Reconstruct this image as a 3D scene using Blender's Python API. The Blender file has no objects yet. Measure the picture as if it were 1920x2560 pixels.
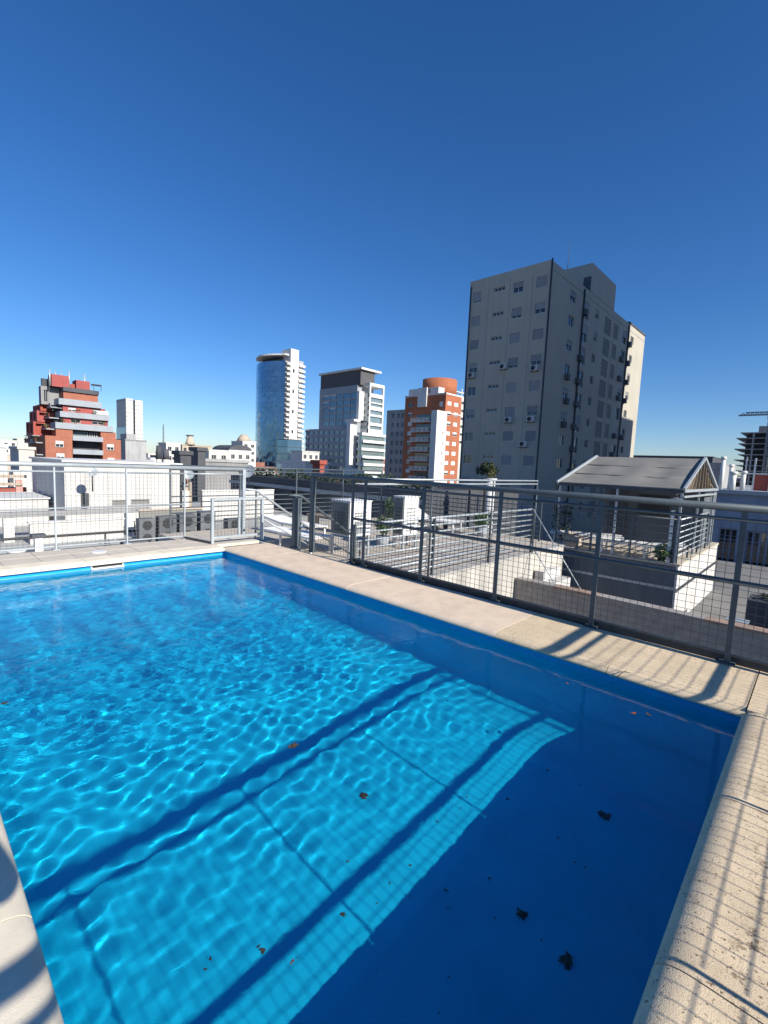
import bpy, math, random
import numpy as np
from mathutils import Vector, Matrix

S = bpy.context.scene
COL = S.collection
R = math.radians
rnd = random.Random(7)

# ------------------------------------------------------------------ camera
FPX, YAW, PITCH, ROLL = 1162.3, R(133.15), R(5.804), R(-2.498)
EYE = Vector((6.977, -3.689, 1.45))
fwd = Vector((math.cos(YAW) * math.cos(PITCH), math.sin(YAW) * math.cos(PITCH), -math.sin(PITCH)))
rgt = Vector((math.sin(YAW), -math.cos(YAW), 0))
dwn = fwd.cross(rgt)
rg = rgt * math.cos(ROLL) + dwn * math.sin(ROLL)
dn = -rgt * math.sin(ROLL) + dwn * math.cos(ROLL)
cam = bpy.data.cameras.new('camera')
cam_o = bpy.data.objects.new('camera', cam)
COL.objects.link(cam_o)
cam_o.matrix_world = Matrix(((rg.x, -dn.x, -fwd.x, EYE.x), (rg.y, -dn.y, -fwd.y, EYE.y),
                             (rg.z, -dn.z, -fwd.z, EYE.z), (0, 0, 0, 1)))
cam.sensor_fit = 'VERTICAL'
cam.sensor_height = 24
cam.lens = 24 * FPX / 2560
cam.clip_start = .03
cam.clip_end = 6000
S.camera = cam_o

# ------------------------------------------------------------------ sky, sun, exposure
SUN_EL, SUN_AZ = 28.8, 1.2            # degrees; azimuth measured from +X towards +Y
w = bpy.data.worlds.new('World')
S.world = w
w.use_nodes = True
wt = w.node_tree
bg = wt.nodes['Background']
sky = wt.nodes.new('ShaderNodeTexSky')
sky.sky_type = 'NISHITA'
sky.sun_disc = False
sky.sun_elevation = R(SUN_EL)
sky.sun_rotation = R(90 - SUN_AZ)
sky.altitude = 0
sky.air_density = 1.0
sky.dust_density = .2
sky.ozone_density = 5.0
hs = wt.nodes.new('ShaderNodeHueSaturation')
hs.inputs['Saturation'].default_value = 1.2
hs.inputs['Value'].default_value = 1.0
wt.links.new(sky.outputs[0], hs.inputs['Color'])
tint = wt.nodes.new('ShaderNodeMix')
tint.data_type = 'RGBA'
tint.blend_type = 'MULTIPLY'
tint.inputs['Factor'].default_value = 1
tint.inputs['B'].default_value = (.90, .94, 1.10, 1)      # phone white balance
wt.links.new(hs.outputs[0], tint.inputs['A'])
wt.links.new(tint.outputs['Result'], bg.inputs[0])
bg.inputs[1].default_value = .086
sun = bpy.data.lights.new('sun', 'SUN')
sun.energy = 4.8
sun.angle = R(.5)
sun.color = (1, .945, .85)
sun.cycles.is_caustics_light = True
sun_o = bpy.data.objects.new('sun', sun)
COL.objects.link(sun_o)
sun_o.rotation_euler = (0, R(90 - SUN_EL), R(SUN_AZ))
S.view_settings.view_transform = 'Standard'
S.view_settings.look = 'None'
S.view_settings.exposure = .52
S.view_settings.gamma = 1
S.view_settings.use_curve_mapping = False
S.render.engine = 'CYCLES'
S.cycles.use_denoising = True
S.cycles.max_bounces = 8
S.cycles.transparent_max_bounces = 12
S.cycles.caustics_refractive = True
S.cycles.caustics_reflective = False
S.cycles.sample_clamp_indirect = 6

# ------------------------------------------------------------------ materials
def mat(name, col, rough=.7, var=.1, scale=2.0, metal=0, bump=0, bscale=40, streak=0, rand=0, spec=.5, dark=None, stretch=(1, 1, 1)):
    m = bpy.data.materials.new(name)
    m.use_nodes = True
    t = m.node_tree
    b = t.nodes['Principled BSDF']
    b.inputs['Roughness'].default_value = rough
    b.inputs['Metallic'].default_value = metal
    b.inputs['Specular IOR Level'].default_value = spec
    tc = t.nodes.new('ShaderNodeTexCoord')
    mp = t.nodes.new('ShaderNodeMapping')
    mp.inputs['Scale'].default_value = stretch
    t.links.new(tc.outputs['Object'], mp.inputs['Vector'])
    n = t.nodes.new('ShaderNodeTexNoise')
    n.inputs['Scale'].default_value = scale
    n.inputs['Detail'].default_value = 6
    n.inputs['Roughness'].default_value = .65
    t.links.new(mp.outputs[0], n.inputs['Vector'])
    r = t.nodes.new('ShaderNodeValToRGB')
    d = dark or tuple(c * (1 - 1.6 * var) for c in col)
    r.color_ramp.elements[0].color = (*d, 1)
    r.color_ramp.elements[0].position = .3
    r.color_ramp.elements[1].color = (*[min(.95, c * (1 + .5 * var)) for c in col], 1)
    r.color_ramp.elements[1].position = .62
    t.links.new(n.outputs['Fac'], r.inputs['Fac'])
    out = r.outputs[0]
    if streak:
        mp2 = t.nodes.new('ShaderNodeMapping')
        mp2.inputs['Scale'].default_value = (1.6, 1.6, .09)
        t.links.new(tc.outputs['Object'], mp2.inputs['Vector'])
        n2 = t.nodes.new('ShaderNodeTexNoise')
        n2.inputs['Scale'].default_value = 1.3
        n2.inputs['Detail'].default_value = 5
        t.links.new(mp2.outputs[0], n2.inputs['Vector'])
        r2 = t.nodes.new('ShaderNodeValToRGB')
        r2.color_ramp.elements[0].color = (1 - streak,) * 3 + (1,)
        r2.color_ramp.elements[0].position = .36
        r2.color_ramp.elements[1].color = (1, 1, 1, 1)
        r2.color_ramp.elements[1].position = .56
        t.links.new(n2.outputs['Fac'], r2.inputs['Fac'])
        mx = t.nodes.new('ShaderNodeMix')
        mx.data_type = 'RGBA'
        mx.blend_type = 'MULTIPLY'
        mx.inputs['Factor'].default_value = 1
        t.links.new(out, mx.inputs['A'])
        t.links.new(r2.outputs[0], mx.inputs['B'])
        out = mx.outputs['Result']
    if rand:
        oi = t.nodes.new('ShaderNodeObjectInfo')
        mr = t.nodes.new('ShaderNodeMapRange')
        mr.inputs['To Min'].default_value = 1 - rand
        mr.inputs['To Max'].default_value = 1 + rand * .6
        t.links.new(oi.outputs['Random'], mr.inputs['Value'])
        h = t.nodes.new('ShaderNodeHueSaturation')
        t.links.new(mr.outputs[0], h.inputs['Value'])
        t.links.new(out, h.inputs['Color'])
        out = h.outputs[0]
    t.links.new(out, b.inputs['Base Color'])
    if bump:
        n3 = t.nodes.new('ShaderNodeTexNoise')
        n3.inputs['Scale'].default_value = bscale
        n3.inputs['Detail'].default_value = 4
        t.links.new(mp.outputs[0], n3.inputs['Vector'])
        bp = t.nodes.new('ShaderNodeBump')
        bp.inputs['Strength'].default_value = bump
        bp.inputs['Distance'].default_value = .01
        t.links.new(n3.outputs['Fac'], bp.inputs['Height'])
        t.links.new(bp.outputs[0], b.inputs['Normal'])
    return m

def stone_mat(name, col, pits, stain):
    """travertine-like coping: mottled base, small dark pores, brown scuffs running along the stone"""
    m = mat(name, col, .75, .10, 5, bump=.22, bscale=220, rand=.05, stretch=(1, 1, 1))
    t = m.node_tree
    b = t.nodes['Principled BSDF']
    src = b.inputs['Base Color'].links[0].from_socket
    tc = t.nodes['Texture Coordinate']
    def layer(src, scale, det, lo, hi, colr, stretch, rough=.6):
        mp = t.nodes.new('ShaderNodeMapping')
        mp.inputs['Scale'].default_value = stretch
        t.links.new(tc.outputs['Object'], mp.inputs['Vector'])
        n = t.nodes.new('ShaderNodeTexNoise')
        n.inputs['Scale'].default_value = scale
        n.inputs['Detail'].default_value = det
        n.inputs['Roughness'].default_value = rough
        t.links.new(mp.outputs[0], n.inputs['Vector'])
        mr = t.nodes.new('ShaderNodeMapRange')
        mr.inputs['From Min'].default_value = lo
        mr.inputs['From Max'].default_value = hi
        t.links.new(n.outputs['Fac'], mr.inputs['Value'])
        mx = t.nodes.new('ShaderNodeMix')
        mx.data_type = 'RGBA'
        t.links.new(mr.outputs[0], mx.inputs['Factor'])
        t.links.new(src, mx.inputs['A'])
        mx.inputs['B'].default_value = (*colr, 1)
        return mx.outputs['Result']
    if pits:
        src = layer(src, 85, 2, .635, .68, (.20, .135, .085), (1, 1, 1))
        src = layer(src, 24, 5, .67, .72, (.20, .13, .08), (1, .6, 1), .75)
    if stain:
        src = layer(src, 7, 7, .58, .74, (.36, .27, .18), (1.6, .5, 1), .78)
    if stain:
        # dark scuffs in a worn line along the middle of the stones
        sx = t.nodes.new('ShaderNodeSeparateXYZ')
        t.links.new(tc.outputs['Object'], sx.inputs[0])
        def math_(op, a, v):
            q = t.nodes.new('ShaderNodeMath')
            q.operation = op
            t.links.new(a, q.inputs[0])
            if hasattr(v, 'type'): t.links.new(v, q.inputs[1])
            else: q.inputs[1].default_value = v
            return q.outputs[0]
        d = math_('ABSOLUTE', math_('SUBTRACT', sx.outputs['X'], 6.955), 0)
        mr = t.nodes.new('ShaderNodeMapRange')
        mr.inputs['From Min'].default_value = .075
        mr.inputs['From Max'].default_value = .01
        t.links.new(d, mr.inputs['Value'])
        n = t.nodes.new('ShaderNodeTexNoise')
        n.inputs['Scale'].default_value = 16
        n.inputs['Detail'].default_value = 8
        n.inputs['Roughness'].default_value = .8
        t.links.new(tc.outputs['Object'], n.inputs['Vector'])
        m2 = t.nodes.new('ShaderNodeMapRange')
        m2.inputs['From Min'].default_value = .52
        m2.inputs['From Max'].default_value = .62
        t.links.new(n.outputs['Fac'], m2.inputs['Value'])
        mx = t.nodes.new('ShaderNodeMix')
        mx.data_type = 'RGBA'
        t.links.new(math_('MULTIPLY', mr.outputs[0], m2.outputs[0]), mx.inputs['Factor'])
        t.links.new(src, mx.inputs['A'])
        mx.inputs['B'].default_value = (.16, .10, .06, 1)
        src = mx.outputs['Result']
    t.links.new(src, b.inputs['Base Color'])
    return m

M = {}
M['pool'] = mat('pool_paint', (.004, .60, .95), .45, .07, 3)
M['pool_band_shade'] = mat('pool_upper_band_shade', (.003, .36, .76), .4, .07, 3)  # darker blue carries the shade under the coping overhang
M['edge_reflection'] = mat('waterline_reflection', (.10, .42, .70), .6, .25, 7, dark=(.01, .38, .76))  # pale tone stands in for a reflection on the water
M['coping'] = stone_mat('coping_stone', (.74, .585, .385), True, True)
M['coping_far'] = stone_mat('coping_stone_clean', (.78, .62, .46), False, False)
M['coping_back'] = stone_mat('coping_stone_cream', (.84, .74, .57), False, False)
M['deck_tile'] = mat('deck_tile', (.62, .55, .45), .8, .08, 4, bump=.15, rand=.04)
M['concrete'] = mat('concrete', (.42, .40, .37), .9, .15, 1.5, bump=.3, streak=.2)
M['galv'] = mat('painted_steel', (.078, .100, .115), .5, .12, 9, metal=.1)
M['steel_light'] = mat('light_grey_steel', (.42, .46, .48), .45, .1, 7, metal=.3)
M['steel_dark'] = mat('dark_steel', (.06, .07, .08), .5, .2, 7, metal=.3)
M['wire'] = mat('galvanised_wire', (.10, .11, .12), .55, .15, 12, metal=.1)
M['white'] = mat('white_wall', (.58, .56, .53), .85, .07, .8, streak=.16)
M['white_metal'] = mat('white_metal', (.78, .78, .76), .45, .05, 3)
M['plastic'] = mat('white_plastic', (.80, .79, .76), .5, .04, 5)
M['worn_white'] = mat('worn_white_wall', (.50, .47, .42), .9, .12, 1.2, streak=.25)
M['grey_wall'] = mat('grey_wall', (.30, .31, .32), .85, .12, .9, streak=.25)
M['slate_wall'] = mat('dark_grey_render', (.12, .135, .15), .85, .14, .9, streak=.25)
M['roof_white'] = mat('pale_roof_coating', (.41, .405, .385), .9, .10, .7, bump=.2)
M['roof_grey'] = mat('grey_roof_coating', (.21, .205, .195), .9, .16, .8, bump=.2)
M['deck'] = mat('terrace_deck', (.50, .44, .36), .9, .12, 1.2, bump=.2)
M['parapet'] = mat('rendered_parapet', (.33, .305, .28), .95, .16, 4, bump=.6, bscale=30)
M['parapet_cap'] = mat('worn_brick_cap', (.34, .24, .18), .95, .2, 6, bump=.4)
M['tower'] = mat('tower_render', (.44, .41, .345), .9, .05, .25, streak=.05)
M['shutter'] = mat('roller_shutter', (.29, .30, .31), .7, .08, .5, rand=.22)
M['panel'] = mat('grey_panel', (.21, .21, .19), .8, .08, .5, rand=.06)
M['frame'] = mat('window_frame', (.52, .52, .50), .6, .05, 3)
M['ac'] = mat('ac_casing', (.50, .50, .48), .6, .08, 4, rand=.15)
M['ac_dark'] = mat('dark_ac_casing', (.12, .12, .125), .6, .1, 4, rand=.3)
M['dark'] = mat('dark_opening', (.02, .022, .025), .6, .2, 3)
M['pipe'] = mat('drain_pipe', (.05, .055, .06), .6, .1, 3)
def glass(name, col, rough=.06, metal=0.0, spec=1.0):
    m = mat(name, col, rough, .12, .35, metal=metal, spec=spec, rand=.12)
    return m
M['glass'] = glass('window_glass', (.025, .032, .042))
M['glass_blue'] = glass('curtain_wall_glass', (.13, .24, .36), .05, .75)
M['glass_office'] = glass('office_glass', (.14, .20, .25), .08, .65)
M['glass_green'] = glass('greenish_glass', (.26, .33, .33), .12, .4)
M['office_band'] = mat('office_spandrel', (.30, .32, .34), .6, .06, .3)
M['office_dark'] = mat('dark_cladding', (.085, .08, .085), .7, .08, .3)
M['offwhite'] = mat('white_concrete', (.68, .67, .64), .8, .06, .3, streak=.10)
M['brick'] = mat('orange_brick', (.40, .135, .065), .9, .10, 1.2, streak=.15)
M['brick_dark'] = mat('red_brick', (.36, .085, .06), .9, .12, 1.0, streak=.12)
M['brick_orange'] = mat('salmon_brick', (.36, .135, .085), .9, .10, 1.0, streak=.10)
M['red'] = mat('red_render', (.34, .085, .075), .85, .08, .8)
M['slab'] = mat('grey_slab_band', (.32, .35, .38), .8, .08, .6)
M['pale'] = mat('pale_render', (.66, .63, .58), .9, .08, .12, streak=.1, rand=.22)
M['beige'] = mat('beige_render', (.55, .46, .36), .9, .10, .15, streak=.1, rand=.2)
M['unit_grey'] = mat('outdoor_unit_grey', (.13, .14, .15), .6, .15, 5, rand=.3)
M['greyc'] = mat('grey_render', (.36, .36, .36), .9, .12, .15, streak=.15, rand=.25)
M['slate'] = mat('slate_dark', (.075, .08, .09), .8, .2, .4, rand=.2)
M['redroof'] = mat('clay_roof', (.34, .15, .10), .9, .15, .4, rand=.2)
M['ground'] = mat('city_ground', (.16, .155, .145), .95, .2, .02)
M['canvas'] = mat('grey_canvas', (.215, .205, .185), .95, .16, .9, bump=.15, bscale=12)
M['wood'] = mat('weathered_wood', (.30, .23, .16), .85, .2, 4, stretch=(1, 1, .2))
M['blue_wall'] = mat('blue_grey_wall', (.22, .26, .34), .85, .10, .6, streak=.15)
M['terracotta'] = mat('terracotta', (.50, .23, .14), .9, .12, 5)
M['leaf_green'] = mat('green_leaf', (.055, .105, .03), .6, .35, 9)
M['leaf_dark'] = mat('dark_green_leaf', (.025, .045, .02), .7, .35, 6)
M['bark'] = mat('bark', (.12, .09, .06), .9, .2, 6)
M['dead_leaf'] = mat('dead_leaf', (.085, .055, .03), .7, .4, 60)
M['orange_leaf'] = mat('orange_leaf', (.42, .12, .04), .6, .3, 60)
M['lamp_metal'] = mat('lamp_metal', (.55, .52, .46), .25, .1, 5, metal=.8)
M['pink'] = mat('pink_pipe', (.60, .30, .26), .8, .1, 3)
M['cloth_dark'] = mat('dark_cloth', (.05, .06, .09), .9, .1, 6)
M['skin'] = mat('skin', (.45, .28, .2), .6, .05, 6)
M['hair'] = mat('hair', (.03, .02, .015), .7, .1, 20)
M['crane'] = mat('crane_steel', (.20, .23, .24), .6, .1, .5)
wm = bpy.data.materials.new('pool_water')
wm.use_nodes = True
wm.node_tree.nodes.remove(wm.node_tree.nodes['Principled BSDF'])
g_ = wm.node_tree.nodes.new('ShaderNodeBsdfGlass')
g_.inputs['IOR'].default_value = 1.333
g_.inputs['Roughness'].default_value = 0
g_.inputs['Color'].default_value = (.96, .99, 1, 1)
wm.node_tree.links.new(g_.outputs[0], wm.node_tree.nodes['Material Output'].inputs[0])
n_ = wm.node_tree.nodes.new('ShaderNodeTexNoise')
n_.inputs['Scale'].default_value = 17
n_.inputs['Detail'].default_value = 3
n_.inputs['Distortion'].default_value = .6
tc_ = wm.node_tree.nodes.new('ShaderNodeTexCoord')
wm.node_tree.links.new(tc_.outputs['Object'], n_.inputs['Vector'])
b_ = wm.node_tree.nodes.new('ShaderNodeBump')
sx_ = wm.node_tree.nodes.new('ShaderNodeSeparateXYZ')
wm.node_tree.links.new(tc_.outputs['Object'], sx_.inputs[0])
mr_ = wm.node_tree.nodes.new('ShaderNodeMapRange')      # wind ripples die out towards the sheltered near end
mr_.inputs['From Min'].default_value = 3.2
mr_.inputs['From Max'].default_value = 5.0
mr_.inputs['To Min'].default_value = .34
mr_.inputs['To Max'].default_value = .07
wm.node_tree.links.new(sx_.outputs['X'], mr_.inputs['Value'])
wm.node_tree.links.new(mr_.outputs[0], b_.inputs['Strength'])
b_.inputs['Distance'].default_value = .01
wm.node_tree.links.new(n_.outputs['Fac'], b_.inputs['Height'])
wm.node_tree.links.new(b_.outputs[0], g_.inputs['Normal'])
M['water'] = wm

# ------------------------------------------------------------------ building blocks
BASE = {}

def tag(o, label=None, cat=None, group=None, kind=None):
    if label: o['label'] = label
    if cat: o['category'] = cat
    if group: o['group'] = group
    if kind: o['kind'] = kind
    return o

def thing(name, label, cat, loc=(0, 0, 0), group=None):
    o = bpy.data.objects.new(name, None)
    o.empty_display_size = .2
    COL.objects.link(o)
    o.location = loc
    BASE[o.name] = Vector(loc)
    return tag(o, label, cat, group)

def link(name, me, parent=None, loc=None, rz=0):
    """an object from mesh data; loc in world coordinates"""
    o = bpy.data.objects.new(name, me)
    COL.objects.link(o)
    b = Vector((0, 0, 0))
    if parent:
        o.parent = parent
        b = BASE.get(parent.name, b)
    p = Vector(loc) if loc is not None else Vector((0, 0, 0))
    o.location = p - b
    if parent is not None and parent.rotation_euler.z:
        q = Matrix.Rotation(-parent.rotation_euler.z, 4, 'Z')
        o.location = q @ o.location
        rz -= parent.rotation_euler.z
    o.rotation_euler.z = rz
    BASE[o.name] = p
    return o

class MB:
    def __init__(s):
        s.v, s.f, s.sm = [], [], []
    def add(s, vs, fs, smooth=False):
        n = len(s.v)
        s.v += [tuple(p) for p in vs]
        s.f += [tuple(i + n for i in f) for f in fs]
        s.sm += [smooth] * len(fs)
        return s
    def box(s, x0, x1, y0, y1, z0, z1):
        return s.add([(x, y, z) for z in (z0, z1) for y in (y0, y1) for x in (x0, x1)],
                     [(0, 2, 3, 1), (4, 5, 7, 6), (0, 1, 5, 4), (2, 6, 7, 3), (0, 4, 6, 2), (1, 3, 7, 5)])
    def obox(s, c, size, rz=0, tilt=0):
        m = Matrix.Translation(c) @ Matrix.Rotation(rz, 4, 'Z') @ Matrix.Rotation(tilt, 4, 'Y')
        hx, hy, hz = size[0] / 2, size[1] / 2, size[2] / 2
        return s.add([m @ Vector((x, y, z)) for z in (-hz, hz) for y in (-hy, hy) for x in (-hx, hx)],
                     [(0, 2, 3, 1), (4, 5, 7, 6), (0, 1, 5, 4), (2, 6, 7, 3), (0, 4, 6, 2), (1, 3, 7, 5)])
    def bar(s, p, q, w, h=None):
        """square bar between two points"""
        p, q = Vector(p), Vector(q)
        d = (q - p).normalized()
        u = d.cross(Vector((0, 0, 1)))
        if u.length < 1e-3: u = Vector((1, 0, 0))
        u.normalize()
        v = d.cross(u)
        h = h or w
        vs = [a + u * (i * w / 2) + v * (j * h / 2) for a in (p, q) for i, j in ((-1, -1), (1, -1), (1, 1), (-1, 1))]
        return s.add(vs, [(3, 2, 1, 0), (4, 5, 6, 7), (0, 1, 5, 4), (1, 2, 6, 5), (2, 3, 7, 6), (3, 0, 4, 7)])
    def tube(s, pts, r, n=10, r2=None):
        pts = [Vector(p) for p in pts]
        k = len(pts)
        rings = []
        prev = None
        for i, p in enumerate(pts):
            d = (pts[min(i + 1, k - 1)] - pts[max(i - 1, 0)]).normalized()
            u = prev - d * prev.dot(d) if prev else d.cross(Vector((0, 0, 1)))
            if u.length < 1e-3: u = d.cross(Vector((1, 0, 0)))
            u.normalize()
            prev = u
            v = d.cross(u)
            rr = r if r2 is None else r + (r2 - r) * i / (k - 1)
            rings += [p + (u * math.cos(a) + v * math.sin(a)) * rr for a in (2 * math.pi * j / n for j in range(n))]
        base = len(s.v)
        fs = [(i * n + j, i * n + (j + 1) % n, (i + 1) * n + (j + 1) % n, (i + 1) * n + j) for i in range(k - 1) for j in range(n)]
        s.add(rings, fs, True)
        s.f += [tuple(base + j for j in reversed(range(n))), tuple(base + (k - 1) * n + j for j in range(n))]
        s.sm += [False, False]
        return s
    def cone(s, c, r0, r1, z0, z1, n=16):
        return s.tube([(c[0], c[1], z0), (c[0], c[1], z1)], r0, n, r1)
    def build(s, name, m, parent=None, kind=None, loc=(0, 0, 0), rz=0, label=None):
        me = bpy.data.meshes.new(name)
        b = Vector((0, 0, 0))
        if parent is not None: b = BASE.get(parent.name, b)
        me.from_pydata([], [], [])
        vs = [(x - 0, y - 0, z - 0) for x, y, z in s.v]
        me = bpy.data.meshes.new(name)
        me.from_pydata(vs, [], s.f)
        me.polygons.foreach_set('use_smooth', s.sm)
        me.materials.append(m)
        o = link(name, me, parent, loc, rz)
        if kind: o['kind'] = kind
        if label: o['label'] = label
        return o

def data(mb, name, m):
    me = bpy.data.meshes.new(name)
    me.from_pydata(mb.v, [], mb.f)
    me.polygons.foreach_set('use_smooth', mb.sm)
    me.materials.append(m)
    return me

def facade(mb, o, u, nrm, W, z0, z1, holes, depth):
    """a wall skin with real recessed openings. o: start point (x, y), u: direction along the wall, nrm: outward"""
    us = sorted({0, W, *[h[0] for h in holes], *[h[1] for h in holes]})
    zs = sorted({z0, z1, *[h[2] for h in holes], *[h[3] for h in holes]})
    def P(a, z, d=0): return (o[0] + u[0] * a - nrm[0] * d, o[1] + u[1] * a - nrm[1] * d, z)
    for i in range(len(us) - 1):
        run = None
        for j in range(len(zs) - 1):
            a, b, c, d = us[i], us[i + 1], zs[j], zs[j + 1]
            ca, cz = (a + b) / 2, (c + d) / 2
            if any(h[0] < ca < h[1] and h[2] < cz < h[3] for h in holes): continue
            mb.add([P(a, c), P(b, c), P(b, d), P(a, d)], [(0, 1, 2, 3)])
    for a, b, c, d in holes:
        mb.add([P(a, c), P(b, c), P(b, d), P(a, d), P(a, c, depth), P(b, c, depth), P(b, d, depth), P(a, d, depth)],
               [(0, 4, 5, 1), (1, 5, 6, 2), (2, 6, 7, 3), (3, 7, 4, 0), (4, 7, 6, 5)])

WIN = {}
def window_data(w_, h_, bars, mf):
    """frame of a window lying in local x / z, facing local -y"""
    k = ('f', round(w_, 2), round(h_, 2), bars, mf.name)
    if k not in WIN:
        b = MB()
        t = min(.07, w_ * .06)
        b.box(0, w_, -.03, .03, 0, t); b.box(0, w_, -.03, .03, h_ - t, h_)
        b.box(0, t, -.025, .025, t, h_ - t); b.box(w_ - t, w_, -.025, .025, t, h_ - t)
        for i in range(1, bars):
            x = w_ * i / bars
            b.box(x - t / 2, x + t / 2, -.02, .02, t, h_ - t)
        WIN[k] = data(b, 'window', mf)
    return WIN[k]
def plate_data(w_, h_, th, m, nm):
    k = ('p', round(w_, 2), round(h_, 2), round(th, 3), m.name)
    if k not in WIN:
        WIN[k] = data(MB().box(0, w_, -th / 2, th / 2, 0, h_), nm, m)
    return WIN[k]

def add_window(parent, o, u, nrm, hole, depth, bars=2, shut=0.0, frame=None, pane=None, shutter=None):
    a, b, c, d = hole
    rz = math.atan2(u[1], u[0])
    p = Vector((o[0] + u[0] * a - nrm[0] * (depth - .08), o[1] + u[1] * a - nrm[1] * (depth - .08), c))
    f = link('window', window_data(b - a, d - c, bars, frame or M['frame']), parent, p, rz)
    def sub(nm, me, off, z):
        q = link(nm, me, f)
        q.location = (0, off, z)
        q.rotation_euler.z = 0
        return q
    sub('pane', plate_data(b - a - .02, d - c - .02, .012, pane or M['glass'], 'pane'), .045, .01).location.x = .01
    if shut > 0:
        hh = round((d - c) * shut, 1) or .1
        hh = min(hh, d - c - .02)
        s = sub('shutter', plate_data(b - a - .04, hh, .03, shutter or M['shutter'], 'shutter'), -.055, d - c - hh - .005)
        s.location.x = .02
    return f

Ux, Uy = (1, 0), (0, 1)
NS, NE = (0, -1), (1, 0)              # outward normals of the two faces seen: towards -Y and towards +X

def block(parent, x0, x1, y0, y1, z0, z1, m, name='wall', holesS=(), holesE=(), depth=.2):
    """box-shaped body with openings in its -Y face (u along +x from x0) and in its +X face (u along +y from y0)"""
    b = MB()
    facade(b, (x0, y0), Ux, NS, x1 - x0, z0, z1, holesS, depth)
    facade(b, (x1, y0), Uy, NE, y1 - y0, z0, z1, holesE, depth)
    b.add([(x0, y1, z0), (x1, y1, z0), (x1, y1, z1), (x0, y1, z1)], [(1, 0, 3, 2)])
    b.add([(x0, y0, z0), (x0, y1, z0), (x0, y1, z1), (x0, y0, z1)], [(1, 0, 3, 2)])
    b.add([(x0, y0, z1), (x1, y0, z1), (x1, y1, z1), (x0, y1, z1)], [(0, 1, 2, 3)])
    return b.build(name, m, parent)

# ================================================================== SETTING: ground
GZ = -24.0
MB().add([(-4000, -4000, GZ), (4000, -4000, GZ), (4000, 4000, GZ), (-4000, 4000, GZ)], [(0, 1, 2, 3)]).build('ground', M['ground'], kind='structure')

# ================================================================== POOL
L, W, ZF, ZW = 6.763, 3.456, -1.30, -.12
SB = .035                              # the wall stands back under the coping nose
pool = bpy.data.objects.new('pool', None); COL.objects.link(pool); pool['kind'] = 'structure'; BASE['pool'] = Vector((0, 0, 0))
CV = .45                               # radius of the cove between wall and floor
XN = L + 1.06                          # basin extended unseen under the near deck so refracted sun reaches the floor
mb = MB()
lev = [(0, -.118), (0, ZF + CV)]
for i in range(1, 17):
    a = math.pi / 2 * i / 16
    lev.append((CV * (1 - math.cos(a)), ZF + CV - CV * math.sin(a)))
NX, NY = 24, 14
vs, fs = [], []
for ins, z in lev:
    for x, y in ((ins - SB, SB - ins), (XN - ins, SB - ins), (XN - ins, -W - SB + ins), (ins - SB, -W - SB + ins)):
        vs.append((x, y, z))
for k in range(len(lev) - 1):
    for j in range(4):
        fs.append((k * 4 + j, k * 4 + (j + 1) % 4, k * 4 + 4 + (j + 1) % 4, k * 4 + 4 + j))
nb = (len(lev) - 1) * 4
fs.append((nb + 3, nb + 2, nb + 1, nb))
mb.add(vs, fs, True)
shell = mb.build('pool_shell', M['pool'], pool)
try:
    shell.data.set_sharp_from_angle(angle=R(30))
except Exception:
    pass
shell.cycles.is_caustics_receiver = True
b = MB()
q4 = [(-SB, SB), (L + SB, SB), (L + SB, -W - SB), (-SB, -W - SB)]
b.add([(x, y, z) for z in (-.03, -.117) for x, y in q4], [(k, (k + 1) % 4, 4 + (k + 1) % 4, 4 + k) for k in range(4)])
b.build('upper_band_shade', M['pool_band_shade'], pool)
# pale strip at the waterline: the coping edge's reflection put into colour
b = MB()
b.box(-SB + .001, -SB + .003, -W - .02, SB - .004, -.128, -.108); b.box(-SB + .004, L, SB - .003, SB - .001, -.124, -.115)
b.build('reflection_strip', M['edge_reflection'], pool)
# skimmer slot in the far wall
sk = thing('skimmer', 'white rectangular skimmer mouth in the blue end wall of the pool', 'skimmer', (0, -1.7, -.1))
b = MB(); b.box(-SB + .001, .004, -1.90, -1.50, -.118, -.098); b.box(-SB + .001, -.018, -1.90, -1.885, -.0995, -.055); b.box(-SB + .001, -.018, -1.515, -1.50, -.0995, -.055)
b.build('lip', M['plastic'], sk)
MB().box(-SB + .001, -SB + .006, -1.884, -1.516, -.0992, -.055).build('mouth', M['dark'], sk)
o = MB().cone((-.60, -1.65), .105, .10, .001, .012, 28).build('skimmer_disc', M['plastic'])
tag(o, 'round white skimmer lid set in the far end deck', 'lid')

# water surface with real ripples
rng = np.random.default_rng(11)
nx, ny = 860, 400
# the sheet runs on into the hollow added for the sunlight under the near deck
xs = np.linspace(-SB + .001, L + 1.04, nx); ys = np.linspace(-W - SB + .001, SB - .001, ny)
X, Y = np.meshgrid(xs, ys)
H = np.zeros_like(X)
def waves(n, lo, hi, slope, th0, spread):
    global H
    for i in range(n):
        lam = math.exp(rng.uniform(math.log(lo), math.log(hi)))
        k = 2 * np.pi / lam
        th = th0 + rng.normal(0, spread)
        H += slope / k * math.sqrt(2 / n) * np.sin(k * (np.cos(th) * X + np.sin(th) * Y) + rng.uniform(0, 6.283))
amp = 1.0
waves(20, .55, 1.3, .007, R(178), .8)
waves(36, .24, .50, .011, R(172), 1.0)
waves(60, .09, .17, .0145, R(165), 1.3)
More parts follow.
